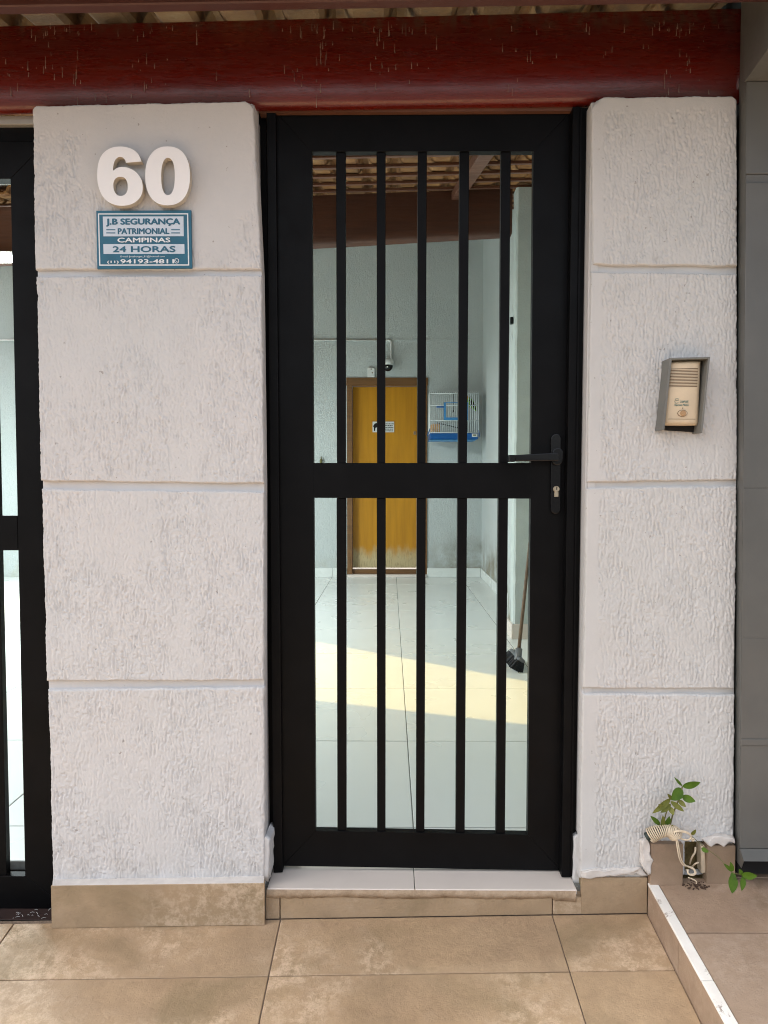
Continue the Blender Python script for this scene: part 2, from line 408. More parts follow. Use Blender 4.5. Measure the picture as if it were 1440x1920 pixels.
# step face: tiles and white edge trim
def riserx(Y0, Y1, parent, m):
    Y0 += .0012; Y1 -= .0012
    pts = [(.6905, Y0, pz(PE, .69, Y0)-.01), (.6905, Y1, pz(PE, .69, Y1)-.01), (.6905, Y1, pz(PU, .69, Y1)-.0045), (.6905, Y0, pz(PU, .69, Y0)-.0045)]
    prism('riser_tile', pts, (.01, 0, 0), m, parent, .0008)
r = ray(1271, 1800); yse = .69*r.y/r.x
yt = .70*ray(1325, 1840).y/ray(1325, 1840).x
for a, b in ((yse, YF), (yse-.72, yse), (yse-1.44, yse-.72), (yse-2.16, yse-1.44)): riserx(a, b, up, M_TILE2)
def trim(Y0, Y1):
    pts = [(.6885, Y0+.001, pz(PU, .69, Y0)), (.715, Y0+.001, pz(PU, .715, Y0)), (.715, Y1-.001, pz(PU, .715, Y1)), (.6885, Y1-.001, pz(PU, .69, Y1))]
    pts = [(x, y, z+.002) for x, y, z in pts]
    prism('edge_trim', pts, (0, 0, -.0065), M_TRIM, up, .0012)
def trimmat():
    m = N('painted_white_trim', .5, .4)
    sc1 = m.ramp(m.noise(9, 6, .7, dist=1.2), [(.60, 0.0), (.63, 1.0)])
    c = m.mix(sc1, m.ramp(m.noise(20, 5), [(.3, (.74, .70, .64)), (.7, (.82, .79, .74))]), (.36, .30, .25)); m.col(c); m.bump(m.noise(80, 4), .0008); return m.m
M_TRIM = trimmat()
trim(yt, YF-.002); trim(yt-1.0, yt); trim(yt-2.0, yt-1.0)
# street beyond, behind the camera
gr = struct('ground'); 
box('soil', -150, 150, -150, -2.4, -.9, -.66, M_ASPH, gr)
box('kerb', -40, 40, -2.6, -2.4, -.66, -.56, M_CEM, gr, .01)
box('soil_under_house', -40, 40, -2.4, 60, -.95, -.72, M_CEM, gr)
# inner floor
fl = struct('floor')
YI0 = 1.995
bm = bmesh.new(); addbox(bm, -9, 1.2, YI0, 8.3, -.10, -.002); addbox(bm, -.40, .56, 1.88, YI0, -.10, -.002)
link('grout_bed', bm_mesh('grout_bed', bm, M_GR2), fl)
XI = [-8.8, -8.06, -7.32, -6.57, -5.83, -5.09, -4.35, -3.6, -2.747, -1.995, -1.285, -.667, .075, .817, 1.056]
YI = [YI0, 2.204, 2.955, 3.719, 4.487, 5.258, 6.017, 6.793, 7.555, 8.16]
PF = (0, 0, 0, 0)
for i in range(len(XI)-1):
    for j in range(len(YI)-1): ftile(PF, XI[i], XI[i+1], YI[j], YI[j+1], M_POR, fl, .0021, .008)
# threshold in the doorway
th = thing('threshold', 'pink-white tiled threshold with a ragged mortar nosing under the black bar gate', 'threshold', (.08, 1.9, -.08))
xs_ = UX(777, 1650, 1.9)
xL0 = UX(500, 1660, YF); xR0 = UX(1080, 1668, YF)
def thr(x0, x1): prism('threshold_tile', [(x0+.0012, YF, .0), (x1-.0012, YF, .0), (x1-.0012, YI0-.005, .0), (x0+.0012, YI0-.005, .0)], (0, 0, -.012), M_POR2, th, .0015)
thr(xL0, xs_); thr(xs_, xR0+.004)
# ragged mortar strip
nm = 90; vs = []; fs = []
for i in range(nm+1):
    t = i/nm; X = xL0+.0+(xR0-xL0-.0)*t; b = -.018-.006*abs(math.sin(t*9+1))*random.uniform(.3, 1)-(.008 if t > .93 else 0)
    zt = -.0015
    o_ = random.uniform(0, .004)
    vs += [(X, YF+.004, zt), (X, YF-.002-o_*.5, zt-.002), (X, YF-.003-o_*.4, (zt+b-.006)/2), (X, YF-.001, b-.004), (X, YF+.01, b-.004)]
for i in range(nm):
    for k in range(4): a = i*5+k; fs.append((a, a+5, a+6, a+1))
link('mortar_nosing', meshof('mortar_nosing', vs, fs, M_MORT, True), th)
zb = lambda X: pz(PE, X, YF)+.0005
def rtile(x0, x1, zt=-.021, parent=th, Y=YF, m=M_RISE, th_=.012):
    x0 += .0015; x1 -= .0015
    prism('riser_tile', [(x0, Y, zb(x0)), (x1, Y, zb(x1)), (x1, Y, zt), (x0, Y, zt)], (0, th_, 0), m, parent, .001)
xq = UX(525, 1700, YF); xr2 = UX(1036, 1700, YF)
rtile(xL0-.004, xq, -.019); rtile(xq, xr2)
box('mortar_core', xL0, .69, YF+.013, YF+.12, -.16, -.0125, M_MORT, th)

# ================================================================== PILLARS (grafiato plaster blocks with recessed joints)
def vnoise(x, y, seed):
    r = np.random.default_rng(seed); T = r.random((256, 256))
    xi = np.floor(x).astype(int); yi = np.floor(y).astype(int); fx = x-xi; fy = y-yi
    fx = fx*fx*(3-2*fx); fy = fy*fy*(3-2*fy)
    g = lambda a, b: T[a & 255, b & 255]
    return (g(xi, yi)*(1-fx)+g(xi+1, yi)*fx)*(1-fy)+(g(xi, yi+1)*(1-fx)+g(xi+1, yi+1)*fx)*fy
CELL = .0022
def plaster_block(parent, corners, Y, m, seed, dens=1.0, smooth_fn=None, hole=None, roundc=()):
    # corners: TL, TR, BR, BL (X,Z)
    TL, TR, BR, BL = [np.array(c) for c in corners]
    W = np.linalg.norm(TR-TL); H = np.linalg.norm(TL-BL)
    nx = int(W/CELL)+1; nz = int(H/CELL)+1
    r = np.random.default_rng(seed)
    u, v = np.meshgrid(np.linspace(0, 1, nx), np.linspace(0, 1, nz))      # v=0 top
    X = (TL[0]*(1-u)+TR[0]*u)*(1-v)+(BL[0]*(1-u)+BR[0]*u)*v
    Z = (TL[1]*(1-u)+TR[1]*u)*(1-v)+(BL[1]*(1-u)+BR[1]*u)*v
    h = np.zeros((nz, nx))
    dm = vnoise(X*9+50, Z*6+90, seed+1)*.65+vnoise(X*24+10, Z*15+40, seed+2)*.35      # patchy tooling
    keep = .48+.52*np.clip((dm-.26)*4.5, 0, 1)
    if smooth_fn is not None: keep = keep*smooth_fn(X, Z)
    ns = int(W*H*9500*dens)
    for _ in range(ns):
        cx = r.random()*W; cz = r.random()*H; L = r.gamma(1.8, .0105)+.003; a = r.normal(0, .13); wd = r.uniform(.0011, .0023); dp = r.uniform(.4, 1.0)
        if r.random() < .42: L = r.uniform(.004, .010); a = r.normal(0, .9)
        x0 = cx-abs(math.sin(a))*L/2-wd*3; x1 = cx+abs(math.sin(a))*L/2+wd*3; z0 = cz-L/2-wd*3; z1 = cz+L/2+wd*3
        i0 = max(0, int(x0/W*(nx-1))); i1 = min(nx, int(x1/W*(nx-1))+2); j0 = max(0, int(z0/H*(nz-1))); j1 = min(nz, int(z1/H*(nz-1))+2)
        if i1 <= i0 or j1 <= j0: continue
        gx = u[j0:j1, i0:i1]*W-cx; gz = v[j0:j1, i0:i1]*H-cz
        s_ = gx*math.sin(a)+gz*math.cos(a); p_ = gx*math.cos(a)-gz*math.sin(a)+.0006*np.sin(s_*230+cx*900)
        e_ = np.clip((L/2-np.abs(s_))/.003, 0, 1)
        pr = -np.exp(-(p_/wd)**2)+.55*np.exp(-((p_-wd*1.7)/wd)**2)
        h[j0:j1, i0:i1] += pr*e_*dp*.0026
    h = np.clip(h, -.0032, .0026)*keep
    h += (vnoise(X*230, Z*190, seed+3)-.5)*.0016*(.25+keep)
    h += (vnoise(X*14, Z*11, seed+4)-.5)*.0028+(vnoise(X*3.1, Z*2.7, seed+5)-.5)*.004
    # worn irregular edges, rounded over
    du = np.minimum(u, 1-u)*W; dv = np.minimum(v, 1-v)*H
    ed = .75*vnoise(X*26+3, Z*26+7, seed+6)**2*.0045+vnoise(X*160, Z*160, seed+7)*.0018
    sx = np.where(u < .5, 1, -1)*np.exp(-du/.012)*ed*.8; sz = np.where(v < .5, -1, 1)*np.exp(-dv/.010)*ed*.9
    R = .0045
    rd = lambda d: np.where(d < R, R-np.sqrt(np.maximum(R*R-(R-d)**2, 0)), 0)
    back = np.maximum(rd(du), rd(dv))
    Xo = X+sx; Zo = Z+sz
    for (cu_, cv_, rr) in roundc:                                           # knocked-off corners
        gx = np.abs(u-cu_)*W; gz = np.abs(v-cv_)*H; k = np.clip(1-(gx+gz)/rr, 0, 1)
        Xo += (1 if cu_ == 0 else -1)*k*rr*.30; Zo += (-1 if cv_ == 0 else 1)*k*rr*.30; back += k*.004
    Yo = Y-h+back
    V = np.stack([Xo, Yo, Zo], -1).reshape(-1, 3)
    idx = np.arange(nx*nz).reshape(nz, nx)
    F = np.stack([idx[:-1, :-1], idx[1:, :-1], idx[1:, 1:], idx[:-1, 1:]], -1).reshape(-1, 4)
    if hole:
        cx_ = (X[:-1, :-1]+X[1:, 1:])/2; cz_ = (Z[:-1, :-1]+Z[1:, 1:])/2
        inside = (cx_ > hole[0]) & (cx_ < hole[1]) & (cz_ > hole[2]) & (cz_ < hole[3]); F = F[~inside.reshape(-1)]
    ring = np.concatenate([idx[0, :-1], idx[:-1, -1], idx[-1, :0:-1], idx[:0:-1, 0]])
    B = V[ring].copy(); B[:, 1] = Y+.030; nb = len(V); V = np.concatenate([V, B]); k = np.arange(len(ring)); k2 = (k+1) % len(ring)
    S = np.stack([ring[k], ring[k2], nb+k2, nb+k], -1)
    F = np.concatenate([F, S])
    me = bpy.data.meshes.new('plaster_block'); me.vertices.add(len(V)); me.vertices.foreach_set('co', V.astype('f').ravel())
    me.loops.add(len(F)*4); me.loops.foreach_set('vertex_index', F.astype('i').ravel())
    me.polygons.add(len(F)); me.polygons.foreach_set('loop_start', np.arange(0, len(F)*4, 4, dtype='i'))
    me.update(calc_edges=True); me.polygons.foreach_set('use_smooth', [True]*len(F)); me.materials.append(m)
    return link('plaster_block', me, parent)
YP = 1.87
xz = lambda px, py, Y=YP: (UX(px, py, Y), UZ(px, py, Y))
def sm_left(X, Z):
    top = 1-np.clip((Z-1.945-.05*vnoise(X*12, Z*12, 91))/.02, 0, 1)
    d = np.sqrt(((X+.66)/.155)**2+((Z-1.93)/.115)**2)+.25*(vnoise(X*15, Z*15, 92)-.5)
    d2 = np.sqrt(((X+.45)/.10)**2+((Z-1.86)/.16)**2)+.5*(vnoise(X*18, Z*18, 93)-.5)
    return top*np.clip((d-.9)*6, 0, 1)*(.1+.9*np.clip((d2-.9)*5, 0, 1))
def sm_right(X, Z):
    top = 1-np.clip((Z-2.025-.02*vnoise(X*20, Z*5, 94))/.015, 0, 1)
    return top*np.clip((X-.548)/.006, .0, 1)
lp = thing('pillar', 'wide rough white plaster pillar carrying the number and blue sign, between the two gates', 'pillar', (UX(290, 1700, 1.95), 1.95, -.09))
rp = thing('pillar', 'narrow rough plaster pillar with the intercom, to the right of the bar gate', 'pillar', (UX(1235, 1700, 1.95), 1.95, -.09))
# left pillar: four blocks
L = [(60, 197, 476, 187, 65, 506, 490, 505), (66, 517, 491, 514, 75, 903, 496, 908), (76, 916, 496, 921, 86, 1278, 496, 1277), (88, 1293, 496, 1288, 98, 1652, 497, 1652)]
for i, (a, b, c, d, e, f, g, h_) in enumerate(L):
    plaster_block(lp, (xz(a, b), xz(c, d), xz(g, h_), xz(e, f)), YP, M_PL, 100+i*10, 1.0, sm_left if i == 0 else None, roundc=((0, 0, .014), (1, 0, .024)) if i == 0 else ())
R_ = [(1108, 180, 1384, 178, 1111, 497, 1384, 500), (1108, 508, 1384, 512, 1100, 905, 1384, 901), (1099, 914, 1384, 910, 1093, 1292, 1379, 1293), (1092, 1300, 1379, 1302, 1086, 1648, 1376, 1640)]
hx0 = UX(1283, 1600, YP); hx1 = UX(1324, 1600, YP); hz1 = UZ(1300, 1577, YP)
for i, (a, b, c, d, e, f, g, h_) in enumerate(R_):
    plaster_block(rp, (xz(a, b), xz(c, d), xz(g, h_), xz(e, f)), YP, M_PR, 200+i*10, 1.1, sm_right, hole=(hx0, hx1, -1, hz1) if i == 3 else None, roundc=((0, 0, .035), (1, 0, .016)) if i == 0 else ())
# cores: recessed joint bottoms and the reveals beside the gates
def core(parent, L_, R__, Zt, Zb, m, y0=YP+.013, y1=2.06):
    # L_ / R__ : (xtop, xbottom)
    pts = [(L_[0], y0, Zt), (R__[0], y0, Zt), (R__[1], y0, Zb), (L_[1], y0, Zb)]
    return prism('pillar_core', pts, (0, y1-y0, 0), m, parent, .002)
xlt = UX(486, 200, 1.95); xlb = UX(501, 1600, 1.95)
core(lp, (UX(62.5, 200, YP), UX(99.5, 1640, YP)), (UX(474, 200, YP), UX(495.5, 1640, YP)), UZ(200, 200, YP), -.10, M_PL)
def joint_bed(parent, left, right, m, zmin=None):
    pts = [U(x, y, YP) for x, y in left]+[U(x, y, YP) for x, y in right[::-1]]
    prism('joint_bed', [(p.x, YP+.0125, max(p.z, zmin) if zmin else p.z) for p in pts], (0, .045, 0), m, parent)
joint_bed(lp, [(62, 203), (66.5, 510), (76.5, 910), (87.5, 1285), (99, 1640)], [(474, 194), (489, 510), (494, 910), (494, 1285), (495, 1640)], M_PL)
# the plastered reveal beside the gate
prism('reveal', [(UX(472, 195, YP+.012), YP+.012, UZ(480, 190, YP)), (xlt-.002, 1.955, UZ(480, 200, 1.95)), (xlb-.002, 1.955, 0.0), (UX(494, 1640, YP+.012), YP+.012, .0)], (-.02, .004, 0), M_PL, lp)
xrt = UX(1103, 200, 1.95); xrb = UX(1084, 1630, 1.95)
core(rp, (UX(1111, 200, YP), UX(1089, 1640, YP)), (UX(1386, 200, YP), UX(1379, 1640, YP)), UZ(1200, 186, YP), hz1, M_PR)
joint_bed(rp, [(1113, 200), (1111.5, 503), (1101, 909), (1094, 1296), (1090, 1570)], [(1385, 190), (1385, 503), (1384.5, 905), (1380, 1298), (1378, 1570)], M_PR)
bm = bmesh.new()
addbox(bm, UX(1092, 1620, YP), hx0, YP+.012, 2.06, -.10, hz1-.001); addbox(bm, hx1, UX(1374, 1620, YP), YP+.012, 2.06, -.10, hz1-.001); addbox(bm, hx0, hx1, YP+.042, 2.05, -.10, hz1-.001)
addbox(bm, hx0, hx1, YP+.012, YP+.0415, -.10, .022)
link('pillar_footing', bm_mesh('pillar_footing', bm, M_HOLE), rp)
prism('reveal', [(UX(1113, 195, YP+.006), YP+.006, UZ(1110, 200, YP)), (xrt+.001, 1.955, UZ(1105, 205, 1.95)), (xrb+.001, 1.955, .0), (UX(1091, 1645, YP+.006), YP+.006, .0)], (.02, .004, 0), M_PR, rp)
# knobbly plaster patches at the feet of both reveals
def lump(name, pts, d, m, parent, seed, amp=.003, sub=6):
    bm = prism_pts(pts, d); bmesh.ops.recalc_face_normals(bm, faces=bm.faces)
    bmesh.ops.triangulate(bm, faces=bm.faces); bmesh.ops.subdivide_edges(bm, edges=bm.edges, cuts=sub, use_grid_fill=True)
    r = random.Random(seed)
    from mathutils import noise as mn
    for v in bm.verts: v.co += Vector((mn.noise(v.co*55+Vector((seed, 0, 0)))*1.6, mn.noise(v.co*60+Vector((0, seed, 0)))*.6, mn.noise(v.co*55+Vector((0, 0, seed)))*1.9))*amp*1.5
    return link(name, bm_mesh(name, bm, m, True), parent)
lump('plaster_patch', [U(x, y, 1.874) for x, y in [(488, 1580), (497, 1569), (505, 1575), (503, 1652), (486, 1650)]], (.004, .085, 0), M_PL, lp, 3, .002)
lump('plaster_patch', [U(x, y, 1.90) for x, y in [(1077, 1574), (1084, 1567), (1092, 1580), (1093, 1662), (1076, 1660)]], (0, .05, 0), M_PR, rp, 5, .002)
# left base: ledge with stone tile front
zt1 = UZ(300, 1657, 1.84)
def basetile(parent, x0, x1, Y, zt, m, zt2=None, th_=.012, zbv=None):
    zt2 = zt if zt2 is None else zt2; f = lambda X: pz(PE, X, Y)+.0005 if zbv is None else zbv
    prism('base_tile', [(x0, Y, f(x0)), (x1, Y, f(x1)), (x1, Y, zt2), (x0, Y, zt)], (0, th_, 0), m, parent, .001)
basetile(lp, UX(96, 1700, 1.84), UX(496, 1700, 1.84), 1.84, UZ(97, 1661, 1.84), M_RISE, UZ(497, 1656, 1.84))
prism('ledge', [(UX(98, 1661, 1.841), 1.841, UZ(98, 1661, 1.84)+.0006), (UX(495, 1656, 1.841), 1.841, UZ(495, 1656, 1.84)+.0006), (UX(495, 1646, 1.885), 1.885, UZ(495, 1655, 1.84)+.001), (UX(100, 1646, 1.885), 1.885, UZ(98, 1661, 1.84)+.001)], (0, 0, -.09), M_PATCH, lp, .001)
# right base
basetile(rp, UX(1036, 1690, YF)+.0015, UX(1090, 1690, YF), YF, -.021, M_RISE)
basetile(rp, UX(1090, 1690, YF), .6895, YF, UZ(1150, 1646, YF), M_RISE)
zr = UZ(1250, 1584, YF); zu = pz(PU, .8, YF)
basetile(rp, .692, UX(1281, 1610, 1.850), 1.850, UZ(1250, 1583, 1.850), M_TILE2, zbv=pz(PU, .72, 1.850), th_=.034)
basetile(rp, UX(1326, 1610, 1.856), UX(1379, 1610, 1.856), 1.856, UZ(1350, 1586, 1.856), M_TILE2, zbv=pz(PU, .85, 1.856), th_=.028)
lump('paint_daub', [U(x, y, 1.847) for x, y in [(1205, 1578), (1216, 1574), (1218, 1600), (1224, 1615), (1220, 1635), (1214, 1642), (1204, 1620)]], (0, .02, 0), M_PATCH, rp, 8, .0025)
lump('paint_daub', [U(x, y, 1.852) for x, y in [(1322, 1578), (1350, 1568), (1378, 1572), (1376, 1582), (1366, 1580), (1358, 1588), (1346, 1583), (1334, 1588)]], (0, .02, 0), M_PATCH, rp, 12, .002)
lump('paint_daub', [U(x, y, YF-.003) for x, y in [(1092, 1634), (1150, 1630), (1200, 1628), (1212, 1640), (1150, 1643), (1092, 1648)]], (0, .02, 0), M_PATCH, rp, 15, .003)
# mound of dark crumbs under the hole
bm = bmesh.new(); c0 = G(1302, 1658, PU)
for k in range(70):
    a = random.random()*6.28; q = random.random()**.7
    p = c0+Vector((math.cos(a)*q*.038, math.sin(a)*q*.022-.006, .001)); s_ = random.uniform(.0012, .0032)
    bmesh.ops.create_icosphere(bm, subdivisions=1, radius=s_, matrix=Matrix.Translation(p))
cr = link('crumbs', bm_mesh('crumbs', bm, M_DIRT), kind='stuff'); tag(cr, 'dark reddish crumbs of soil below the cable hole', 'soil')

# ================================================================== FRONT BEAM, ROOF
bt = lambda X: 2.298+.018*X; bb = lambda X: 2.083+.009*X
prof = []
def beam(name, xa_, xb_, Yf, dep, zb_, zt_, m, rad_=.045):
    # rounded lower front arris
    P = []
    for t in np.linspace(0, 1, 9): a = t*math.pi/2; P.append((Yf+.020*(1-math.cos(math.pi/2-a)) if False else Yf+.020*(1-math.cos(a))*0, 0))
    rows = [(0, 1.0), (0, .60), (.0005, .42), (.0016, .29), (.0038, .19), (.0070, .11), (.0110, .05), (.0165, .015), (.025, 0.0), (dep, 0.0), (dep, 1.0)]
    nx = 60; vs = []; fs = []; n = len(rows)
    for i in range(nx+1):
        X = xa_+(xb_-xa_)*i/nx; w1 = .0015*math.sin(X*5.3)+.001*math.sin(X*13)
        for dy, t in rows: vs.append((X, Yf+dy+w1, zb_(X)*(1-t)+zt_(X)*t+w1*.6))
    for i in range(nx):
        for k in range(n): a = i*n+k; b = i*n+(k+1) % n; fs.append((a, b, b+n, a+n))
    fs.append(tuple(range(n))); fs.append(tuple(nx*n+k for k in range(n))[::-1])
    me = meshof(name, vs, fs, m); 
    me.polygons.foreach_set('use_smooth', [True]*len(me.polygons))
    return me
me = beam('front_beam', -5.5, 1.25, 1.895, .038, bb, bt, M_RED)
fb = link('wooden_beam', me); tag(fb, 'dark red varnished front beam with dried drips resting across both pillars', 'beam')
m_ = fb.modifiers.new('split', 'EDGE_SPLIT'); m_.split_angle = rad(50)
M_DRIP = simple('dried_drip', (.30, .225, .18), .7, .35, 90)
bm = bmesh.new(); rd_ = random.Random(23)
cl = [rd_.uniform(-1.05, .9) for _ in range(17)]
for k in range(190):
    X = rd_.choice(cl)+rd_.gauss(0, .030) if rd_.random() < .75 else rd_.uniform(-1.1, .92)
    zz = rd_.uniform(2.10, 2.285) if rd_.random() < .72 else rd_.uniform(2.265, 2.29)
    L_ = min(rd_.gammavariate(1.5, .009)+.002, .055); wd = rd_.uniform(.0005, .0012); yy = 1.895+.0015*math.sin(X*5.3)+.001*math.sin(X*13)
    if zz-L_ < 2.165: yy += .0004
    pts = [Vector((X+rd_.uniform(-.0006, .0006), yy-.0002, zz-L_*t)) for t in (0, .35, .75, 1)]
    addtube(bm, pts, [wd*.4, wd*.6, wd*.9, wd*1.25], 5)
link('dried_drips', bm_mesh('dried_drips', bm, M_DRIP), fb, kind='stuff')
st = pp('lintel_strip', [(486, 203), (1073, 196), (1073, 208), (486, 211)], 1.935, .03, M_WOOD, None); st.name = 'lintel_strip'; tag(st, 'thin brown wooden strip between the red beam and top of the bar gate', 'wood strip')

RS = .254; R0 = 2.335
rz = lambda X, Y: R0+RS*(Y-1.9)+.020*(X-.2)                   # underside of the tiles
SL = math.atan(RS)
rf = thing('roof', 'clay tile roof on wooden battens and rafters over the yard behind the beam', 'roof', (0, 1.9, R0))
TW = .175; PIT = .292
def tile_verts(x0, y0, seed):
    P = [(0, .030), (.010, .010), (.026, 0), (.112, 0), (.128, .010), (.136, .034), (.148, .052), (.172, .054), (.184, .042), (.188, .034)]
    r = random.Random(seed); vs = []
    Ln = .355; jx = r.uniform(-.004, .004); jz = r.uniform(-.002, .002)
    for row, (yy, sx, dz) in enumerate([(0, 1.0, .017), (Ln*.5, .97, .009), (Ln, .93, .0)]):
        for th_ in (0, .011):
            for (px, pz_) in P: vs.append((x0+jx+(px-.09)*sx+.09, y0+yy, dz+pz_+th_+jz))
    n = len(P); fs = []
    for row in range(2):
        a0 = row*2*n; b0 = a0+2*n
        for k in range(n-1):
            fs.append((a0+k, a0+k+1, b0+k+1, b0+k)); fs.append((a0+n+k, b0+n+k, b0+n+k+1, a0+n+k+1))
        for k in (0, n-1): fs.append((a0+k, b0+k, b0+n+k, a0+n+k))
    for k in range(n-1): fs.append((k, n+k, n+k+1, k+1)); fs.append((4*n+k, 4*n+k+1, 5*n+k+1, 5*n+k))
    return vs, fs
protos = []
for s_ in range(5):
    v, f = tile_verts(0, 0, s_); v = [(x, y*math.cos(SL)-0, z+y*math.sin(SL)) for x, y, z in v]; protos.append(meshof('roof_tile', v, f, M_CLAY, False))
# opening in the roof through which the sun reaches the yard floor; solved from the patch on the floor
def back(Xf, Yf_):
    t = 2.5
    for _ in range(20): t = (rz(Xf+SUN.x*t, Yf_+SUN.y*t)+.03)/SUN.z
    return (Xf+SUN.x*t, Yf_+SUN.y*t)
PATCH = [(-.56, 4.84), (.80, 3.80), (.80, 3.09), (-.56, 3.57)]
gp = [back(*p) for p in PATCH]
def inpoly(x, y, P):
    c = False; n = len(P)
    for i in range(n):
        x1, y1 = P[i]; x2, y2 = P[(i+1) % n]
        if (y1 > y) != (y2 > y) and x < (x2-x1)*(y-y1)/(y2-y1)+x1: c = not c
    return c
XE0, XE1 = -5.2, 1.22
GX0_, GX1_ = min(p[0] for p in gp)-.08, max(p[0] for p in gp)+.08; GY0_, GY1_ = min(p[1] for p in gp)-.1, max(p[1] for p in gp)+.05
bmr = bmesh.new(); nind = 0
far_v = []; far_f = []
j = 0; Yt = 1.40
while Yt < 8.2:
    k = 0; X = XE0
    while X < XE1:
        z = rz(X+TW/2, Yt)
        cxy = (X+TW/2, Yt+.16)
        if not (GX0_-.02 < cxy[0] < GX1_+.02 and GY0_-.02 < cxy[1] < GY1_+.02):
            ang = X/Yt
            near = (Yt < 2.0 and -1.15 < X < 1.2) or (3.3 < Yt < 5.1 and -.5 < ang < .30 and X > -.95)
            if near and nind < 290:
                link('roof_tile', protos[random.randrange(5)], rf, (X, Yt, z)); nind += 1
            else:
                base = len(far_v); v, f = tile_verts(0, 0, (j*31+k) % 97)
                far_v += [(x+X, y*math.cos(SL)+Yt, zz+y*math.sin(SL)+z) for x, y, zz in v]; far_f += [tuple(i+base for i in q) for q in f]
        X += TW; k += 1
    Yt += PIT; j += 1
link('roof_tiles', meshof('roof_tiles', far_v, far_f, M_CLAY), rf, kind='stuff')
Yb = 1.40+2*PIT+.03
def sloped(name, X0, X1, Y0, Y1, top, hgt, m, bev=.002):
    pts = [(x, y, rz(x, y)+top) for x, y in [(X0, Y0), (X1, Y0), (X1, Y1), (X0, Y1)]]
    return prism(name, pts, (0, 0, -hgt), m, rf, bev)
gx0, gx1 = min(p[0] for p in gp)-.05, max(p[0] for p in gp)+.05; gy0, gy1 = min(p[1] for p in gp), max(p[1] for p in gp)
while Yb < 8.2:
    if gy0-.1 < Yb < gy1: sloped('batten', XE0, gx0, Yb, Yb+.045, -.001, .018, M_WOOD); sloped('batten', gx1, XE1, Yb, Yb+.045, -.001, .018, M_WOOD)
    else: sloped('batten', XE0, XE1, Yb, Yb+.045, -.001, .018, M_WOOD)
    Yb += PIT
for X in (-4.9, -4.0, -3.15, -.80, .43): sloped('rafter', X, X+.075, 2.0, 8.15, -.020, .055, M_WOOD)
# unseen plate and tinted sheet added to shape and dim the yard's sun patch
def onroof(x, y, d=.012): return Vector((x, y, rz(x, y)+d))
ot = [(GX0_-.12, GY1_+.2), (GX1_+.12, GY1_+.2), (GX1_+.12, GY0_-.12), (GX0_-.12, GY0_-.12)]
bm = bmesh.new()
for dd_ in (0, .003):
    A = [bm.verts.new(onroof(*p, .075+dd_)) for p in ot]; B = [bm.verts.new(onroof(*p, .075+dd_)) for p in gp]
    for i in range(4): bm.faces.new([A[i], A[(i+1) % 4], B[(i+1) % 4], B[i]])
link('sun_mask_plate', bm_mesh('sun_mask_plate', bm, M_ALU), rf)
sh = [(p[0]+(.03 if k in (1, 2) else -.03), p[1]+(.03 if k < 2 else -.03)) for k, p in enumerate(gp)]
prism('sun_filter_sheet', [onroof(*p, .080) for p in sh], (0, 0, .003), M_POLY, rf)
ev = prism('eave_board', [(-5.2, 1.69, UZ(0, 28, 1.69)-.045), (1.16, 1.69, UZ(1400, 8, 1.69)+.006), (1.16, 1.69, 2.285), (-5.2, 1.69, 2.20)], (0, -.03, 0), M_EB, rf, .003)
# inner beam
ib_b = lambda X: 2.790+.0527*X; ib_t = lambda X: 3.115+.033*X
me = beam('inner_beam', -5.2, .855, 5.05, .10, ib_b, ib_t, M_RED2)
ib = link('wooden_beam', me); tag(ib, 'dark brown inner beam under the roof tiles, ending at the pale pilaster', 'beam')
m_ = ib.modifiers.new('split', 'EDGE_SPLIT'); m_.split_angle = rad(50)

# ================================================================== BAR GATES
GY = 1.95
def gate_pivot(): pass
g1 = thing('bar_gate', 'tall black metal door of five vertical bars with a lever handle, between the pillars', 'gate', (UX(518, 1630, GY), GY, .015))
def jamb(name, pix, Y, d, parent): pp(name, pix, Y, d, M_BLK, parent, .0012)
# fixed jambs and head
fr = thing('gate_surround', 'black metal jambs fixed to the pillars on both sides of the five-bar gate', 'gate surround', (.09, 1.97, 0))
pp('jamb', [(485, 207), (499, 207), (518, 1632), (503, 1636)], 1.972, .05, M_BLK, fr, .001)
pp('jamb', [(500, 209), (517, 209), (530, 1636), (513, 1637)], 1.937, .08, M_BLK, fr, .001)
pp('jamb', [(1074, 200), (1089, 200), (1070, 1645), (1053, 1645)], 1.917, .10, M_BLK, fr, .001)
pp('jamb', [(1090, 201), (1103, 201), (1085, 1642), (1071, 1645)], 1.926, .10, M_BLK, fr, .001)
pp('jamb_lip', [(1088.5, 201), (1091.5, 201), (1073, 1643), (1070, 1643)], 1.912, .02, M_BLK, fr)
pp('dark_backing', [(484, 205), (500, 205), (516, 1640), (500, 1640)], 2.03, .01, M_DARK, fr)
pp('dark_backing', [(1070, 205), (1104, 205), (1086, 1640), (1052, 1640)], 2.03, .01, M_DARK, fr)
TH = .024
gY = GY
